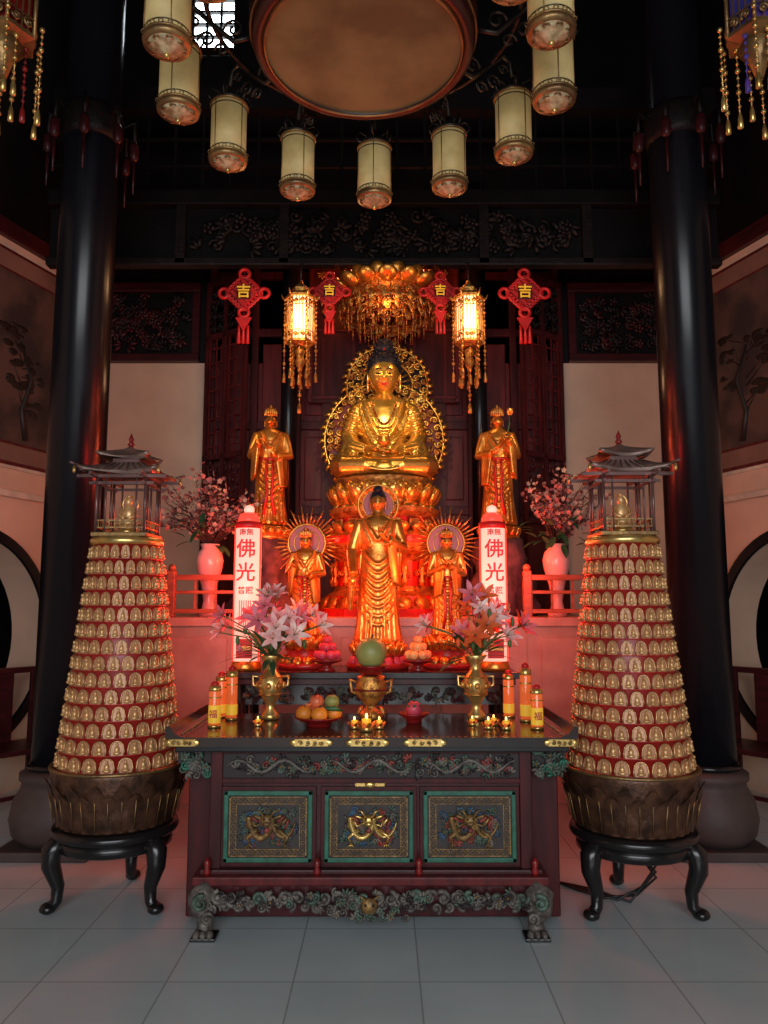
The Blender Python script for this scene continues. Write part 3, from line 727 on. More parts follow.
def fruit(mb,x,y,z,r,m,squash=.92,stem=True):
    mb.lathe([(.01*r,-.86*squash*r),(.35*r,-squash*r),(.8*r,-.6*squash*r),(r,0),(.85*r,.55*squash*r),(.45*r,.92*squash*r),(.15*r,.86*squash*r),(.02*r,.75*squash*r)],(x,y,z),m,16)
    if stem: mb.tube([(x,y,z+.75*squash*r),(x+.1*r,y,z+1.15*squash*r)],.07*r,BRANCH,4)
def plate(mb,x,y,z,r,m): mb.lathe([(.5*r,0),(.5*r,.015),(.55*r,.02),(r,.045),(1.02*r,.052),(.95*r,.052),(.5*r,.025),(.01,.025)],(x,y,z),m,28)
for x,m in((-.36,DRAGF),(.215,APPLEY)):
    mb=MB();y=4.93;mb.lathe([(.06,0),(.03,.02),(.03,.04),(.095,.06),(.1,.07),(.02,.06)],(x,y,RZ),REDL,24)
    for i in range(6): a=2*PI*i/6;fruit(mb,x+.056*math.cos(a),y+.056*math.sin(a),RZ+.100,.032,m)
    for i in range(3): a=2*PI*i/3+.4;fruit(mb,x+.03*math.cos(a),y+.03*math.sin(a),RZ+.148,.032,m)
    fruit(mb,x,y,RZ+.19,.03,m);mb.build('fruit_offering_stand')

# ------------------------------------------------------------------ main altar table
mb=MB();TX0,TX1=-1.06,.94;TC=-.07;TY0,TY1=3.86,4.70;TZ=.95
poly=[(TX0+.09,TZ-.045),(TX1-.09,TZ-.045),(TX1-.03,TZ-.035),(TX1+.01,TZ+.0),(TX1+.01,TZ+.05),(TX1-.01,TZ+.055),(TX1-.035,TZ+.02),(TX1-.08,TZ),(TX0+.08,TZ),(TX0+.035,TZ+.02),(TX0+.01,TZ+.055),(TX0-.01,TZ+.05),(TX0-.01,TZ),(TX0+.03,TZ-.035)]
mb.prism(poly,TY0,TY1,TTOP)
mb.bb(TX0+.03,TX1-.03,TY0+.03,TY1-.03,TZ-.075,TZ-.045,BLACK,.006)
def mount(x,w):
    mb.box((x,TY0-.004,TZ-.024),(w,.01,.036),BRASS,.003)
    for q in(-1,1): mb.sph((x+q*w*.5,TY0-.004,TZ-.024),(.022,.006,.016),BRASS,8,6)
    for q in(-.3,-.1,.1,.3): mb.spiral(x+q*w,TZ-.024,TY0-.010,.012,OLDG,.003)
for x,w in((-.985,.13),(-.355,.17),(-.08,.17),(.20,.17),(.865,.13)): mount(x,w)
for i in range(60): 
    x=TX0+.12+i*(TX1-TX0-.24)/59;mb.box((x,TY0+.03,TZ),(.014,.03,.001),OLDG)
for x in(TX0+.06,TX1-.06):
    for i in range(18): mb.box((x,TY0+.05+i*.044,TZ+.012),(.018,.016,.004),OLDG)
mb.bb(-1.01,.90,4.12,4.62,.02,.875,MAROOND,.008)
fx0,fx1,fy=-.865,.735,3.98
mb.bb(fx0,fx1,fy,4.13,.30,.875,LACQ,.006)
mb.bb(fx0,fx1,fy-.015,fy+.01,.855,.875,MAROOND,.004);mb.bb(fx0,fx1,fy-.015,fy+.01,.71,.735,MAROOND,.004)
for x in(fx0+.030,fx1-.030): mb.bb(x-.030,x+.030,fy-.02,fy+.01,.30,.875,MAROOND,.005)
mb.bb(fx0+.06,fx1-.06,fy-.004,fy+.005,.735,.855,CARVBG)
random.seed(41)
mb.foliage(fx0+.07,fx1-.07,.738,.852,fy-.008,(CARV,CARV,CARVG,CARVG,CARVR,CARVBG),170,.055)
for i in range(3):
    x=fx0+.3+.5*i;pts=[(x-.22+.44*j/15,fy-.02,.795+.03*math.sin(j*.8+i)) for j in range(16)];mb.tube(pts,[.004+.008*math.sin(PI*j/15) for j in range(16)],CARVG,6)
pz0,pz1=.335,.675
random.seed(43)
for k,(pa,pb) in enumerate(((-.794,-.355),(-.295,.145),(.195,.654))):
    mb.bb(pa-.02,pb+.02,fy-.012,fy+.01,pz0-.02,pz1+.02,MAROOND,.004)
    w=.022
    mb.bb(pa,pb,fy-.022,fy,pz0,pz0+w,GREEN,.004);mb.bb(pa,pb,fy-.022,fy,pz1-w,pz1,GREEN,.004);mb.bb(pa,pa+w,fy-.022,fy,pz0,pz1,GREEN,.004);mb.bb(pb-w,pb,fy-.022,fy,pz0,pz1,GREEN,.004)
    mb.bb(pa+w,pb-w,fy-.014,fy,pz0+w,pz1-w,NAVY)
    for (a,b_,c,d) in((pa+w+.006,pb-w-.006,pz0+w+.006,pz0+w+.011),(pa+w+.006,pb-w-.006,pz1-w-.011,pz1-w-.006),(pa+w+.04,pb-w-.04,pz0+w+.038,pz0+w+.042),(pa+w+.04,pb-w-.04,pz1-w-.042,pz1-w-.038)): mb.bb(a,b_,fy-.019,fy-.012,c,d,OLDG)
    for x in(pa+w+.009,pb-w-.009): mb.bb(x-.003,x+.003,fy-.019,fy-.012,pz0+w+.006,pz1-w-.006,OLDG)
    for x in(pa+w+.04,pb-w-.04): mb.bb(x-.002,x+.002,fy-.019,fy-.012,pz0+w+.038,pz1-w-.038,OLDG)
    n=16
    for i in range(n):
        x=pa+w+.025+(pb-pa-2*w-.05)*i/(n-1)
        for z in(pz0+w+.025,pz1-w-.025): mb.torus((x,fy-.016,z),.009,.0025,OLDG,'Y',8,4)
    for i in range(9):
        z=pz0+w+.045+(pz1-pz0-2*w-.09)*i/8
        for x in(pa+w+.025,pb-w-.025): mb.torus((x,fy-.016,z),.009,.0025,OLDG,'Y',8,4)
    cx=(pa+pb)/2;cz=(pz0+pz1)/2;m=BRASS if k==1 else OLDG
    mb.foliage(pa+w+.05,pb-w-.05,pz0+w+.05,pz1-w-.05,fy-.014,(CARV,CARVG,CARVB,CARVR,CARV),95,.048)
    pts=[];N=40
    for i in range(N):
        q=i/(N-1);a=q*4.2*PI;pts.append((cx-.12+.24*q+.02*math.cos(a),fy-.036-.006*math.sin(a),cz+.055*math.sin(a)*(1-.2*q)))
    mb.tube(pts,[.004+.012*math.sin(PI*min(1,.15+.85*i/(N-1))) for i in range(N)],m,7)
    mb.sph((cx,fy-.042,cz+.035),(.034,.02,.028),m,10,8);mb.sph((cx,fy-.058,cz+.022),(.02,.012,.012),m,8,6)
    for s in(-1,1):
        mb.tube([(cx+s*.015,fy-.045,cz+.05),(cx+s*.035,fy-.05,cz+.08),(cx+s*.055,fy-.045,cz+.085)],[.008,.005,.002],m,5)
        mb.sph((cx+s*.014,fy-.06,cz+.045),.006,INK,6,4);mb.tube([(cx+s*.02,fy-.05,cz+.025),(cx+s*.06,fy-.05,cz+.01),(cx+s*.07,fy-.05,cz+.04)],.004,m,5)
        mb.tube([(cx+s*.05,fy-.035,cz-.01),(cx+s*.1,fy-.04,cz-.045),(cx+s*.085,fy-.04,cz-.075)],[.012,.009,.006],m,6)
        for q in range(3): mb.tube([(cx+s*.085,fy-.04,cz-.075),(cx+s*(.07+.02*q),fy-.042,cz-.095)],.003,m,4)
        for q in range(4): R_=Matrix.Rotation(-s*(.3+.3*q),3,'Y');mb.sph((cx+s*(.05+.015*q),fy-.035,cz+.05-.012*q),(.03,.008,.008),CARVR if q%2 else m,6,4,R_)
    mb.sph((cx,fy-.05,cz-.01),.014,CARVR,8,6)
mb.box((TC,fy-.018,.705),(.15,.012,.018),BRASS,.003);mb.sph((TC,fy-.022,.705),(.03,.008,.015),BRASS,8,6)
mb.bb(-.90,.775,3.93,4.14,.285,.31,LACQ,.006);mb.bb(-.93,.80,3.895,4.14,.245,.288,MAROON,.008)
for x in(-.86,-.325,.17,.735): mb.lathe([(.012,0),(.02,.02),(.012,.04),(.018,.06),(.003,.085)],(x,3.92,.287),REDL,10)
for x,s in((-.955,-1),(.83,1)):
    mb.bb(x-.085,x+.085,4.0,4.13,.80,.875,CARVBG);mb.foliage(x-.10,x+.10,.72,.872,3.985,(CARV,GREEN,CARV,CARVG),26,.06,.02)
mb.bb(-.92,.79,3.93,4.55,.15,.245,LACQ,.008)
random.seed(47)
for i in range(26):
    q=i/25;x=-.86+1.59*q;dz=.035*abs(math.sin(q*PI*3));mb.spiral(x,.195-dz*.3,3.900,.036,CARVG if i%4 else CARV,.011,1.2)
    mb.spiral(x+.03,.140+dz*.6,3.905,.026,CARVG,.009,1.1)
mb.foliage(-.88,.75,.13,.24,3.897,(CARVG,CARVG,CARV,CARVBG),70,.055,.015)
mb.foliage(-.30,.16,.08,.16,3.897,(CARVG,CARV),22,.05,.015)
mb.sph((TC,3.87,.165),(.042,.022,.038),OLDG,10,8)
for s in(-1,1): mb.sph((TC+s*.018,3.850,.175),.007,INK,6,4);mb.tube([(TC+s*.02,3.87,.19),(TC+s*.05,3.87,.215)],[.008,.003],OLDG,5)
for s,x in((-1,-.865),(1,.735)):
    for y in(3.935,4.50):
        mb.tube([(x-s*.02,y,.24),(x+s*.03,y-.02,.19),(x+s*.025,y-.01,.13),(x-s*.0,y,.085),(x+s*.0,y-.005,.045),(x+s*.01,y-.02,.03)],[.055,.062,.055,.042,.038,.036],CARVG,12)
        for q in(-1,0,1): mb.sph((x+q*.032,y-.045,.026),(.018,.03,.022),CARVG,8,6)
        mb.box((x,y-.01,.008),(.12,.11,.016),BLACK,.004)
        mb.T=Matrix.Translation((0,y,0));mb.spiral(x+s*.01,.18,-.078,.040,CARV,.012);mb.spiral(x-s*.02,.10,-.052,.03,CARVG,.010);mb.spiral(x-s*.085,.17,-.03,.035,CARVG,.012);mb.T=Matrix.Identity(4)
mb.build('altar_table')

# table items -------------------------------------------------------
TI=TZ+.001
def vase_profile(sc): return [(.045*sc,0),(.055*sc,.01*sc),(.05*sc,.03*sc),(.025*sc,.06*sc),(.03*sc,.09*sc),(.06*sc,.14*sc),(.075*sc,.19*sc),(.065*sc,.235*sc),(.035*sc,.27*sc),(.03*sc,.30*sc),(.045*sc,.33*sc),(.065*sc,.355*sc),(.06*sc,.36*sc),(.03*sc,.33*sc)]
def lily(mb,p,ax,s,m):
    ax=V(ax).normalized();u=ax.orthogonal().normalized();w=ax.cross(u)
    for i in range(6):
        a=2*PI*i/6;o=u*math.cos(a)+w*math.sin(a)
        mb.petal(p,ax*.75+o*.8,-(ax)+o*.8,s,s*.38,m,-.25,.25)
    for i in range(5):
        a=2*PI*i/5;o=u*math.cos(a)+w*math.sin(a);e=V(p)+(ax+o*.3)*s*.6;mb.tube([p,e],s*.012,STEM,4);mb.sph(e,s*.04,FLO,6,4)
for x,sd,ms in((-.645,3,(LILW,LILP,LILW)),(.522,9,(LILP,FLO,LILW,FLO))):
    mb=MB();y=4.46;mb.lathe(vase_profile(1),(x,y,TI),BRASS,28)
    for q in(-1,1): mb.tube([(x+q*.05,y,TI+.235),(x+q*.10,y,TI+.24),(x+q*.10,y,TI+.19),(x+q*.072,y,TI+.18)],.008,BRASS,6)
    mb.torus((x,y,TI+.14),.063,.006,GOLD2,n=24);mb.torus((x,y,TI+.235),.066,.005,GOLD2,n=24)
    for i in range(8): a=2*PI*i/8;mb.sph((x+.073*math.cos(a),y+.073*math.sin(a),TI+.19),(.016,.016,.02),GOLD2,6,4)
    random.seed(sd)
    for i in range(26):
        a=U(0,2*PI);r=U(.03,.29);h=U(.10,.36)*(1-.5*r/.3)+.03
        if i<4: a=(0,PI,.3,2.8)[i];r=.27;h=.16
        p=V((x+r*math.cos(a),y+r*math.sin(a)*.6,TI+.36+h));b0_=V((x,y,TI+.33))
        mb.tube([b0_,b0_.lerp(p,.5)+V((0,0,.05)),p],.004,STEM,5)
        lily(mb,p,(math.cos(a)*r*3,-.7+math.sin(a)*.4,.5),U(.07,.10),random.choice(ms))
    for i in range(26):
        a=U(0,2*PI);b0_=V((x,y,TI+.34));d=V((math.cos(a),math.sin(a)*.7,U(-.1,1.1)))
        mb.petal(b0_+d*.07,d,(0,0,1),U(.12,.24),.035,LEAF,.2,-.3)
    for i in range(14):
        a=U(0,2*PI);r=U(.05,.22);mb.sph((x+r*math.cos(a),y-.03+r*math.sin(a)*.5,TI+.40+U(0,.25)),(.012,.012,.028),random.choice((ms[1],STEM)),6,5)
    mb.build('lily_bouquet_vase')
mb=MB();x,y=-.075,4.48
mb.lathe([(.06,0),(.07,.015),(.065,.04),(.03,.06),(.03,.08),(.055,.10),(.085,.14),(.09,.19),(.075,.22),(.08,.235),(.07,.24)],(x,y,TI),GOLD2,28)
mb.lathe([(.03,.24),(.06,.25),(.085,.29),(.09,.30),(.03,.27)],(x,y,TI),REDL,24)
for i in range(3): a=2*PI*i/3+.5;mb.tube([(x+.06*math.cos(a),y+.06*math.sin(a),TI+.06),(x+.085*math.cos(a),y+.085*math.sin(a),TI+.03),(x+.08*math.cos(a),y+.08*math.sin(a),TI+.01)],.010,GOLD2,6)
for q in(-1,1): mb.tube([(x+q*.08,y,TI+.2),(x+q*.12,y,TI+.22),(x+q*.11,y,TI+.15),(x+q*.08,y,TI+.14)],.009,GOLD2,6)
mb.torus((x,y,TI+.165),.09,.006,REDL,n=28)
fruit(mb,x,y,TI+.368,.092,POMELO,1.0);mb.build('incense_burner_with_pomelo')
mb=MB();x,y=-.35,4.22;plate(mb,x,y,TI,.13,REDL)
for i,(dx,dy,dz,m,r) in enumerate(((-.075,-.03,.068,ORANGE,.046),(.01,-.07,.068,ORANGE,.046),(.085,-.02,.068,ORANGE,.042),(-.03,.03,.068,APPLER,.042),(.05,.05,.068,POMELO,.042),(-.01,-.01,.128,APPLER,.040),(.07,.01,.125,POMELO,.042),(-.06,.06,.075,APPLEY,.040))): fruit(mb,x+dx,y+dy,TI+dz,r,m)
mb.tube([(x+.02,y-.05,TI+.1),(x+.09,y-.07,TI+.10),(x+.13,y-.03,TI+.085)],[.01,.015,.005],LEAF,6)
mb.build('fruit_plate')
mb=MB();x,y=.165,4.34;plate(mb,x,y,TI,.085,REDL);fruit(mb,x,y,TI+.07,.045,DRAGF,1.05)
for i in range(8): a=2*PI*i/8;mb.petal((x+.035*math.cos(a),y+.035*math.sin(a),TI+.08),(math.cos(a),math.sin(a),.9),(0,0,1),.03,.014,LEAF,.1,.2)
mb.build('dragonfruit_plate')
def lotus_candle(x,y,r,nm='lotus_candle'):
    mb=MB();mb.lathe([(.5*r,0),(.6*r,.1*r),(.5*r,.5*r),(.4*r,.5*r)],(x,y,TI),BRASS,16)
    for i in range(10):
        a=2*PI*i/10;mb.petal((x+.35*r*math.cos(a),y+.35*r*math.sin(a),TI+.1*r),(math.cos(a),math.sin(a),.9),(-math.cos(a),-math.sin(a),1),r*.9,r*.5,GLASS if i%2 else GOLD,.3,.15)
    mb.lathe([(.38*r,.5*r),(.42*r,1.0*r),(.3*r,1.05*r)],(x,y,TI),YELL,12);mb.sph((x,y,TI+r*1.25),(.12*r,.12*r,.25*r),FLAME,8,6);return mb.build(nm)
for x,y,r in((-.09,4.05,.060),(-.155,4.13,.042),(-.025,4.13,.042),(-.675,4.22,.034),(.545,4.12,.042),(.635,4.10,.044),(.59,4.24,.038),(.475,4.24,.034)): lotus_candle(x,y,r)
def oil_lamp(x,y,h,front=True):
    r=.029
    mb=MB();mb.lathe([(r+.006,0),(r+.006,.012),(r,.015)],(x,y,TI),BRASS,18);mb.lathe([(r,.015),(r+.002,h*.35),(r+.002,h*.80),(r,h*.82)],(x,y,TI),GLASS,18)
    mb.lathe([(r+.0035,h*.10),(r+.0035,h*(.50 if front else .30))],(x,y,TI),YELL,18,cap=False);mb.lathe([(r+.003,h*.82),(r+.005,h*.84),(r+.003,h*.93),(.012,h*.95)],(x,y,TI),BRASS,14)
    mb.lathe([(r*.7,h*.94),(r*.7,h*1.0),(.006,h*1.04)],(x,y,TI),RED,12)
    mb.lathe([(r+.0035,h*.66),(r+.0035,h*.69)],(x,y,TI),BRASS,18,cap=False)
    if front: text(mb,'福',(x,y-r-.005,TI+h*.30),.045,RED,.001)
    mb.build('oil_lamp_bottle')
for x,y,h,f in((-.90,4.18,.23,True),(-.86,4.44,.29,False),(-.94,4.54,.25,False),(.80,4.12,.22,True),(.79,4.38,.31,False),(.72,4.54,.26,False)): oil_lamp(x,y,h,f)

# pink blossom vases on the platform
for x,sd in((-1.34,4),(1.325,6)):
    y=5.92;mb=MB();random.seed(sd)
    mb.lathe([(.07,0),(.075,.02),(.055,.05),(.04,.12),(.06,.24),(.095,.36),(.105,.43),(.09,.49),(.06,.52),(.075,.555),(.065,.555),(.045,.5)],(x,y,PZ),PINKP,32)
    base=V((x,y,PZ+.53))
    for i in range(44):
        a=U(0,2*PI);r=U(.06,.42);h=.16+U(0,.54)*(1-.45*r/.38)
        e=base+V((r*math.cos(a),r*math.sin(a)*.7,h));p1=base.lerp(e,.5)+V((U(-.03,.03),0,.06))
        mb.tube([base,p1,e],[.007,.005,.002],BRANCH,4)
        for q in range(18):
            t_=U(.3,1.05);p=base.lerp(e,t_)+V((U(-.06,.06),U(-.05,.05),U(-.05,.06)+.06*math.sin(PI*min(1,t_))))
            m=random.choice((BL1,BL1,BL2,BL2,BL3,BL3));s=U(.014,.025);n=V((U(-1,1),U(-1.2,.2),U(-.3,1))).normalized();u=n.orthogonal().normalized();w=n.cross(u)
            for k in range(5):
                b_=2*PI*k/5;mb.petal(p,u*math.cos(b_)+w*math.sin(b_)+n*.3,n,s,s*.9,m,.2,.0,2)
    for i in range(22):
        a=U(PI,2*PI);p=base+V((.22*math.cos(a),.15*math.sin(a),U(.0,.25)));mb.petal(p,(math.cos(a),-.4,U(-.6,.5)),(0,0,1),.12,.05,LEAF,.2,-.2)
    mb.build('blossom_vase')

# ------------------------------------------------------------------ towers
def roof(mb,x,y,z,w,h,lift,m,top=.15,seg=8):
    rs=[]
    for i in range(8):
        t=i/7;s=w*((1-t)**1.3*(1-top)+top);zz=z+h*t**.9;ring=[]
        for side in range(4):
            for j in range(seg):
                u=-1+2*j/seg;px,py=((u,-1),(1,u),(-u,1),(-1,-u))[side]
                ring.append((x+px*s*(1+.06*abs(u)**3*(1-t)),y+py*s*(1+.06*abs(u)**3*(1-t)),zz+lift*abs(u)**3*(1-t)**2))
        rs.append(ring)
    mb.rings(rs,m,True,True)
ROOFM=mat('pavilion_roof',(.34,.22,.18),.35,.3,col2=(.18,.10,.08),ns=10)
def tower(x,y):
    mb=MB();mb.lathe([(.29,.36),(.325,.375),(.335,.395),(.325,.42),(.29,.422)],(x,y,0),BLACK,40);mb.lathe([(.28,.30),(.30,.31),(.30,.365),(.26,.365)],(x,y,0),BLACK,40)
    for i in range(3):
        a=math.radians((212,328,90)[i]);d=V((math.cos(a),math.sin(a),0));c=V((x,y,0))
        mb.tube([c+d*.26+V((0,0,.38)),c+d*.325+V((0,0,.31)),c+d*.325+V((0,0,.24)),c+d*.285+V((0,0,.13)),c+d*.29+V((0,0,.06)),c+d*.32+V((0,0,.030))],[.055,.056,.048,.034,.030,.032],BLACK,10)
        mb.sph(c+d*.33+V((0,0,.030)),(.044,.044,.029),BLACK,10,6)
    mb.build('cabriole_stool')
    z0=.424
    mb=MB();mb.lathe([(.29,0),(.31,.02),(.325,.10),(.335,.20),(.35,.28),(.352,.305),(.345,.31),(.33,.305)],(x,y,z0),BRONZE,48)
    for q in range(2):
        for i in range(16):
            a=2*PI*(i+.5*q)/16;d=V((math.cos(a),math.sin(a),.12));
            b=V((x+(.308+.004*q)*math.cos(a),y+(.308+.004*q)*math.sin(a),z0+.01));mb.petal(b,(d.x*.15,d.y*.15,1),(d.x,d.y,0),.25-.05*q,.13,BRONZE,-.35,.12,8)
            mb.tube([b+V((math.cos(a)*.012,math.sin(a)*.012,.02)),b+V((math.cos(a)*.045,math.sin(a)*.045,.22-.05*q))],.003,BRASSD,4)
    mb.torus((x,y,z0+.306),.350,.010,BRASSD,n=48)
    Z0,Z1=z0+.305,1.925;R0,R1=.315,.180
    mb.lathe([(R0,Z0),(R1,Z1)],(x,y,0),TOWRED,64)
    rows=14
    for k in range(rows):
        t=(k+.0)/rows;ra=R0+(R1-R0)*t;za=Z0+(Z1-Z0)*t;hz=(Z1-Z0)/rows
        mb.torus((x,y,za+.005),ra+.005,.004,CANR,n=48,seg=5)
        n=22;tilt=math.atan2(R0-R1,Z1-Z0)
        for i in range(n):
            a=2*PI*(i+.5*(k%2))/n
            mb.T=Matrix.Translation((x+ra*math.cos(a),y+ra*math.sin(a),za+.007))@Matrix.Rotation(a+PI/2,4,'Z')@Matrix.Rotation(-tilt,4,'X')
            w=ra*PI/n*.84;h=hz*.88;yy=-.006
            arch=[(-w*.95,0),(-w*1.05,h*.3)]+[(-w*math.cos(PI*j/6),h*.5+h*.46*math.sin(PI*j/6)) for j in range(1,6)]+[(w*1.05,h*.3),(w*.95,0)]
            mb.prism(arch,yy,0,NICHE)
            mb.tube([(px*.93,yy-.003,pz) for px,pz in arch],w*.12,NRIM,4)
            mb.sph((0,yy-.007,h*.16),(w*.62,.012,h*.13),NBUD,7,4);mb.sph((0,yy-.006,h*.40),(w*.38,.010,h*.26),NBUD,7,5);mb.sph((0,yy-.009,h*.72),(w*.2,.009,h*.13),NBUD,6,4)
        mb.T=Matrix.Identity(4)
    mb.lathe([(.182,0),(.198,.005),(.203,.02),(.198,.035),(.185,.045),(.02,.045)],(x,y,Z1),BRASS,40)
    zp=Z1+.045;hw=.135
    mb.box((x,y,zp+.012),(.31,.31,.024),BRASSD,.004)
    for i in(-1,1):
        for j in(-1,1):
            mb.lathe([(.009,0),(.009,.33)],(x+i*hw,y+j*hw,zp+.024),STEEL,8);mb.lathe([(.006,0),(.006,.33)],(x+i*.085,y+j*hw,zp+.024),STEEL,8)
            mb.lathe([(.006,0),(.006,.33)],(x+i*hw,y+j*.085,zp+.024),STEEL,8)
    for j in(-1,1):
        for z in(.05,.09): mb.box((x,y+j*hw,zp+z),(.27,.008,.008),BRASSD);mb.box((x+j*hw,y,zp+z),(.008,.27,.008),BRASSD)
        for i in range(9): mb.box((x-.12+.03*i,y+j*hw,zp+.07),(.005,.005,.045),BRASSD);mb.box((x+j*hw,y-.12+.03*i,zp+.07),(.005,.005,.045),BRASSD)
        mb.box((x,y+j*hw,zp+.34),(.50,.016,.018),STEEL);mb.box((x+j*hw,y,zp+.34),(.016,.50,.018),STEEL)
        mb.box((x,y+j*hw,zp+.30),(.36,.010,.016),STEEL);mb.box((x+j*hw,y,zp+.30),(.010,.36,.016),STEEL)
    roof(mb,x,y,zp+.355,.215,.07,.03,ROOFM,.45);
    for i in range(9):
        u=-1+i/4
        for s in(-1,1): mb.tube([(x+u*.20,y+s*.213,zp+.362),(x+u*.10,y+s*.105,zp+.42)],.005,STEEL,4);mb.tube([(x+s*.213,y+u*.20,zp+.362),(x+s*.105,y+u*.10,zp+.42)],.005,STEEL,4)
    mb.box((x,y,zp+.435),(.15,.15,.03),STEEL);roof(mb,x,y,zp+.45,.145,.08,.03,ROOFM,.08)
    for i in(-1,1):
        for j in(-1,1): mb.tube([(x+i*.215,y+j*.215,zp+.385),(x+i*.25,y+j*.25,zp+.40)],.008,STEEL,5);mb.lathe([(.008,0),(.010,-.03),(.003,-.04)],(x+i*.23,y+j*.23,zp+.38),BRASS,6)
    mb.lathe([(.012,.53),(.022,.545),(.010,.56),(.016,.575),(.002,.61)],(x,y,zp),REDL,12)
    mb.lathe([(.06,.024),(.065,.04),(.05,.06)],(x,y,zp),BRASS,14);mb.sph((x,y-.01,zp+.085),(.062,.05,.03),NBUD,12,8)
    mb.sph((x,y,zp+.14),(.038,.028,.055),NBUD,12,8);mb.sph((x,y,zp+.21),(.022,.022,.028),NBUD,10,8);mb.sph((x,y,zp+.24),.010,NBUD,8,6)
    mb.torus((x,y+.03,zp+.2),.045,.004,BRASS,'Y',20)
    for s in(-1,1): mb.tube([(x+s*.035,y,zp+.17),(x+s*.05,y-.01,zp+.13),(x+s*.01,y-.045,zp+.11)],.011,NBUD,6)
    mb.build('buddha_niche_tower')
tower(-1.465,4.38);tower(1.335,4.30)
mb=MB();random.seed(2)
for k in range(3):
    pts=[(1.0,4.64,.012),(1.08+.05*k,4.52,.012),(1.2+.06*k,4.40-.03*k,.012),(1.38+.03*k,4.42,.02+.04*k),(1.50,4.45,.10+.03*k),(1.42,4.5,.22)]
    mb.tube(pts,.008,CABLE,6)
mb.build('power_cable')

# ------------------------------------------------------------------ chandelier
mb=MB();cx,cy=-.10,3.50;zb=4.31
RIMM=mat('chandelier_rim',(.07,.016,.012),.35,0,col2=(.04,.010,.009))
mb.lathe([(.01,0),(.485,0),(.485,.01)],(cx,cy,zb),DRUM,64,False,True)
mb.lathe([(.485,.012),(.49,-.01),(.515,-.02),(.54,-.005),(.55,.03),(.545,.06),(.56,.10),(.56,.30),(.53,.33),(.3,.36),(.06,.5),(.03,.7)],(cx,cy,zb),RIMM,64,True,False)
mb.torus((cx,cy,zb-.018),.485,.006,BRASSD,n=64);mb.torus((cx,cy,zb+.055),.552,.008,BRASSD,n=64)
mb.tube([(cx,cy,zb+.6),(cx,cy,CH)],.02,BLACKM,8)
mb.torus((cx,cy,zb+.22),.78,.012,BLACKM,n=64)
angs=[87.5+29*i for i in range(-4,5)]+[230.,257.,284.,311.]
for i,ad in enumerate(angs):
    a=math.radians(ad);d=V((math.cos(a),math.sin(a),0));c=V((cx,cy,0));R_=.935
    def PT(r,z): return c+d*r+V((0,0,z))
    zl=4.04
    mb.tube([PT(.55,zb+.12),PT(.66,zb+.10),PT(.76,zb+.19),PT(.87,zb+.30),PT(R_-.01,zb+.28),PT(R_,zb+.18)],.013,BLACKM,6)
    for (r0,z0_,s0) in((.66,zb+.17,.055),(.80,zb+.12,.05),(.87,zb+.22,.035),(.72,zb+.06,.04)):
        pts=[];
        for q in range(12):
            t=q/11;b_=t*2.4*PI;rr=s0*(1-.8*t);pts.append(PT(r0+rr*math.cos(b_),z0_+rr*math.sin(b_)))
        mb.tube(pts,.007,BLACKM,5)
    L=PT(R_,zl);LR=.098
    mb.lathe([(.02,-.035),(.035,-.02),(.06,-.012),(.085,0)],L,DISC,24);mb.lathe([(.085,0),(.104,.004),(.108,.02),(LR,.03)],L,BRASSD,24,True,False);mb.sph(L+V((0,0,-.04)),.015,BRASS,8,6)
    for k in range(8):
        b_=2*PI*k/8+a;mb.torus(L+V((.072*math.cos(b_),.072*math.sin(b_),-.006)),.014,.004,BRASSD,'Z',8,4)
    mb.lathe([(LR,.03),(LR,.34)],L,PARCH,28)
    mb.torus(L+V((0,0,.034)),LR+.003,.006,BRASSD,n=28);mb.torus(L+V((0,0,.335)),LR+.003,.008,BRASSD,n=28);mb.torus(L+V((0,0,.06)),LR+.002,.003,BLACKM,n=28);mb.torus(L+V((0,0,.31)),LR+.002,.003,BLACKM,n=28)
    for k in range(4):
        b_=2*PI*k/4+a;mb.tube([L+V(((LR+.003)*math.cos(b_),(LR+.003)*math.sin(b_),.03)),L+V(((LR+.003)*math.cos(b_),(LR+.003)*math.sin(b_),.34))],.003,BRASSD,4)
    for k in range(16):
        b_=2*PI*k/16;mb.torus(L+V(((LR+.004)*math.cos(b_),(LR+.004)*math.sin(b_),.046)),.010,.0025,BRASSD,'Y',8,4)
    mb.lathe([(.105,.34),(.10,.36),(.07,.375),(.04,.39),(.02,.42),(.012,.46)],L,BLACKM,20)
    for k in range(6):
        b_=2*PI*k/6+a;o=V((math.cos(b_),math.sin(b_),0));mb.tube([L+o*.10+V((0,0,.345)),L+o*.125+V((0,0,.38)),L+o*.10+V((0,0,.42)),L+o*.06+V((0,0,.41)),L+o*.05+V((0,0,.38))],.006,BLACKM,5)
mb.build('lantern_chandelier')

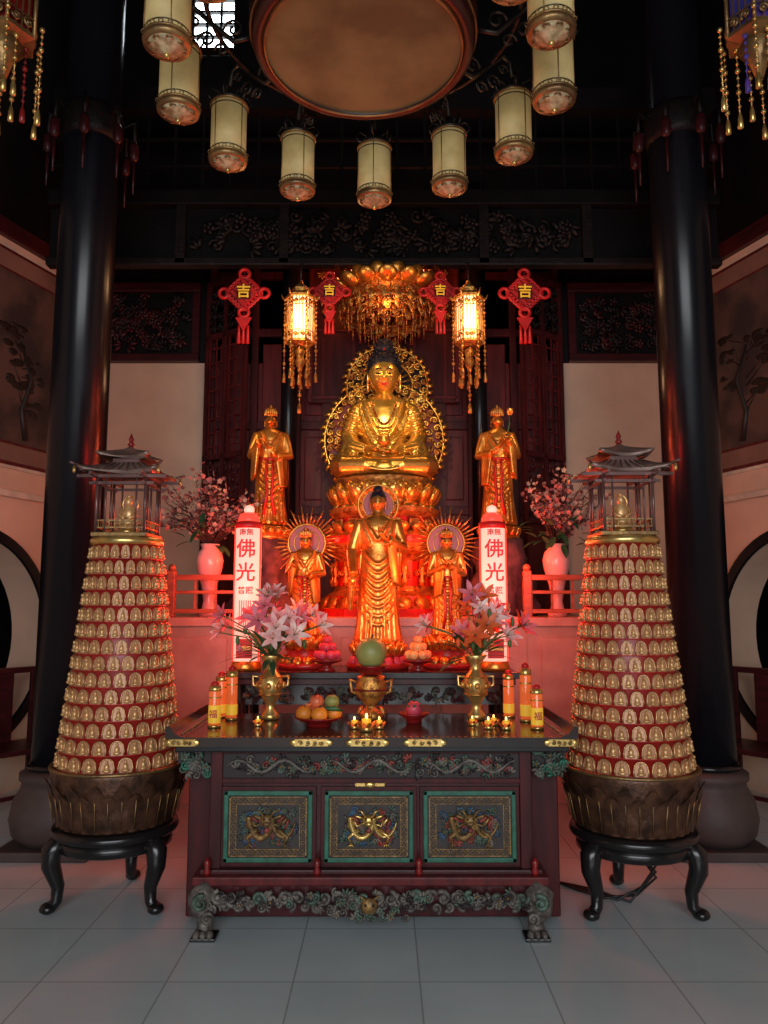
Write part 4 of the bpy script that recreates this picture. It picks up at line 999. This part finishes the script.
def hexl(mb,x,y,zb_,zt_,r,lit,panel,fr_):
    mb.lathe([(r*.86,zb_),(r*.9,zt_)],(x,y,0),panel,6,False)
    for i in range(6):
        a=2*PI*i/6;mb.tube([(x+r*math.cos(a),y+r*math.sin(a),zb_-.02),(x+r*math.cos(a),y+r*math.sin(a),zt_+.02)],.010,fr_,6)
        a2=a+PI/6;T=Matrix.Translation((x+r*.88*math.cos(a2),y+r*.88*math.sin(a2),0))@Matrix.Rotation(a2+PI/2,4,'Z');mb.T=T
        w=r*.45;hh=zt_-zb_
        for q in(-.5,.0,.5): mb.box((q*w,-.004,(zb_+zt_)/2),(.007,.006,hh),fr_)
        for q in(.2,.8): mb.box((0,-.004,zb_+hh*q),(w*2,.006,.006),fr_)
        for qx in(-.5,.5):
            for zz in(zt_-.04,zb_+.04): mb.spiral(qx*w,zz,-.008,w*.4,fr_,.007)
        mb.T=Matrix.Identity(4)
        mb.tube([(x+r*math.cos(a),y+r*math.sin(a),zt_),(x+r*1.25*math.cos(a),y+r*1.25*math.sin(a),zt_+.01),(x+r*1.4*math.cos(a),y+r*1.4*math.sin(a),zt_+.05)],[.012,.010,.005],fr_,5)
    mb.lathe([(r*1.15,zt_),(r*1.15,zt_+.02),(r*.8,zt_+.05),(r*.6,zt_+.06),(r*.65,zt_+.09),(r*.2,zt_+.14),(.01,zt_+.17)],(x,y,0),fr_,6,False)
    mb.lathe([(r*.5,zb_-.05),(r*1.05,zb_-.02),(r*1.05,zb_)],(x,y,0),fr_,6,False)
def tassel(mb,x,y,zt_,l,m,e=1.):
    mb.tube([(x,y,zt_),(x,y,zt_-l)],.003,m,4);n=max(3,int(l/.035))
    for i in range(n): mb.sph((x,y,zt_-l*i/n),(.011 if i%3 else .018)*e,m,6,4)
    mb.lathe([(.008*e,0),(.016*e,-.03),(.018*e,-.08),(.004,-.085)],(x,y,zt_-l),m,8)
for x in(-.69,.70):
    mb=MB();y=6.12;hexl(mb,x,y,3.74,4.10,.115,True,WARM,GOLD2)
    for i in range(6):
        a=2*PI*i/6;tassel(mb,x+.13*math.cos(a),y+.13*math.sin(a),4.10,.62,GOLD2,.8);a+=PI/6;tassel(mb,x+.07*math.cos(a),y+.07*math.sin(a),3.70,.26,GOLD2,.8)
    mb.lathe([(.02,0),(.05,-.03),(.03,-.08),(.045,-.12),(.01,-.2)],(x,y,3.69),GOLD2,10);tassel(mb,x,y,3.5,.28,GOLD2)
    mb.tube([(x,y,4.26),(x,y+.0,4.42),(x,y+.2,4.49)],.005,BLACKM,4);mb.build('palace_lantern')
for x,pm in((-1.93,REDL),(1.90,PURPLE)):
    mb=MB();y=3.6;hexl(mb,x,y,4.47,4.85,.15,False,pm,BRASSD);random.seed(int(x*10))
    for i in range(6):
        a=2*PI*i/6;tassel(mb,x+.19*math.cos(a),y+.19*math.sin(a),4.50,U(.30,.50),BRASS,.8);a+=.5;tassel(mb,x+.10*math.cos(a),y+.10*math.sin(a),4.43,U(.2,.35),BRASS if i%3 else pm,.8)
    mb.lathe([(.08,0),(.10,-.04),(.05,-.10),(.02,-.2)],(x,y,4.44),BRASSD,10)
    mb.tube([(x,y,5.0),(x,y,CH)],.008,BLACKM,5);mb.build('hanging_palace_lantern')
for x,y,z,s in((-1.18,6.22,4.20,.34),(1.185,6.22,4.20,.34),(-.46,6.24,4.22,.28),(.475,6.24,4.22,.28)):
    mb=MB();h=s/2
    mb.T=Matrix.Translation((x,y,z))
    d=h*.72
    mb.prism([(0,d),(d,0),(0,-d),(-d,0)],-.012,.012,RED)
    for i in range(4):
        for j in range(5):
            t=(j+.5)/5
            a_=((d,0),(0,-d),(-d,0),(0,d))[i];b_=((0,-d),(-d,0),(0,d),(d,0))[i];X=a_[0]+(b_[0]-a_[0])*t;Z=a_[1]+(b_[1]-a_[1])*t
            mb.torus((X*1.05,0,Z*1.05),.10*s,.035*s,RED,'Y',12,5)
    for a_ in((h*1.05,0),(-h*1.05,0),(0,h*1.05),(0,-h*1.05)): mb.torus((a_[0]*.95,0,a_[1]*.95),.12*s,.05*s,RED,'Y',14,5)
    for q in(-.5,-.25,0,.25,.5):
        mb.tube([(q*d-d*.5,-.016,q*d+d*.5),(q*d+d*.5,-.016,q*d-d*.5)],.012*s,REDL,4)
    mb.box((0,-.016,0),(.34*s,.012,.34*s),LACQ,.003);text(mb,'吉',(0,-.028,0),.36*s,YELL)
    mb.tube([(0,0,-h),(0,0,-h*1.5)],.012*s,RED,5);mb.prism([(-.2*s,-h*1.5+.04),(.2*s,-h*1.5+.04),(0,-h*1.5-.08)],-.01,.01,RED);mb.torus((0,0,-h*1.5),.1*s,.02*s,GOLD,'Y',14,5)
    for q in(-1,0,1): mb.lathe([(.012,0),(.03*s,-.04),(.05*s,-.45*s),(.01,-.46*s)],(q*.11*s,0,-h*1.5-.03),RED,8)
    mb.tube([(0,0,h),(0,0.06,4.48-z)],.005,REDL,4)
    mb.T=Matrix.Identity(4);mb.build('chinese_knot_hanging')

for s in(-1,1):
    mb=MB();mb.T=Matrix.Translation((2.98*s,6.35,0))@Matrix.Rotation(-.9*s,4,'Z')
    for i in(-1,1):
        mb.bb(i*.25-.018,i*.25+.018,-.24,-.204,0,.68,LACQ,.004);mb.bb(i*.25-.018,i*.25+.018,.204,.24,0,1.05,LACQ,.004)
        mb.bb(i*.25-.02,i*.25+.02,-.25,.23,.66,.695,LACQ,.005);mb.bb(i*.25-.012,i*.25+.012,-.2,.2,.12,.15,LACQ)
    mb.bb(-.28,.28,-.26,.25,.43,.47,LACQ,.008);mb.bb(-.3,.3,.205,.245,1.02,1.07,LACQ,.008);mb.bb(-.09,.09,.215,.235,.47,1.03,LACQ,.004)
    mb.bb(-.25,.25,-.235,-.21,.10,.13,LACQ);mb.build('wooden_armchair')

# ------------------------------------------------------------------ lights
def point(n,loc,e,col,r=.08):
    l=bpy.data.lights.new(n,'POINT');l.energy=e;l.color=col;l.shadow_soft_size=r;o=bpy.data.objects.new(n,l);o.location=loc;scene.collection.objects.link(o);return o
def area(n,loc,rot,e,col,sx,sy):
    l=bpy.data.lights.new(n,'AREA');l.energy=e;l.color=col;l.shape='RECTANGLE';l.size=sx;l.size_y=sy;o=bpy.data.objects.new(n,l);o.location=loc;o.rotation_euler=rot;scene.collection.objects.link(o);return o
def spot(n,loc,tgt,e,col,ang,r=.1):
    l=bpy.data.lights.new(n,'SPOT');l.energy=e;l.color=col;l.spot_size=math.radians(ang);l.spot_blend=.6;l.shadow_soft_size=r;o=bpy.data.objects.new(n,l);o.location=loc
    o.rotation_euler=(V(tgt)-V(loc)).to_track_quat('-Z','Y').to_euler();scene.collection.objects.link(o);return o
area('daylight_from_door',(0,-3.0,2.3),(math.radians(74),0,0),270,(.92,.96,1),5,2.6)
for x in(-.69,.70): point('palace_lantern_bulb',(x,5.9,3.9),8,(1,.55,.25))
for x in(-.35,.42): point('canopy_lamp',(x,6.68,4.66),6,(1,.25,.05))
point('canopy_underlight',(.03,6.30,4.15),3,(1,.35,.10),.05)
spot('buddha_face_fill',(0,4.7,3.5),(0,6.5,3.15),80,(1,.78,.42),36)  # added front fill that brightens the statue's face, no fixture there
for x in(-1.03,.88): point('red_lamp',(x,4.68,1.72),11,(1,.03,.02))
for x in(-1.1,.95): point('red_lamp',(x,5.45,1.9),12,(1,.08,.04))
for x in(-.62,.55): point('throne_lamp',(x,5.75,2.0),18,(1,.10,.03))
for x in(-.30,.22): point('statue_lamp',(x,4.75,1.75),7,(1,.17,.05))
point('table_candle_light',(-.09,3.98,1.12),.8,(1,.6,.25),.03)
for x in(-1.2,1.2): point('attendant_lamp',(x,5.9,3.0),4,(1,.5,.25))
w=bpy.data.worlds.new('world');scene.world=w;w.use_nodes=True;w.node_tree.nodes['Background'].inputs[0].default_value=(.70,.66,.64,1);w.node_tree.nodes['Background'].inputs[1].default_value=.11

# ------------------------------------------------------------------ camera
cd=bpy.data.cameras.new('camera');cd.sensor_fit='VERTICAL';cd.sensor_height=36;cd.lens=769/1024*36;cd.clip_end=60
co=bpy.data.objects.new('camera',cd);co.location=(0,0,1.6);co.rotation_euler=(math.radians(96.8),0,0);scene.collection.objects.link(co);scene.camera=co
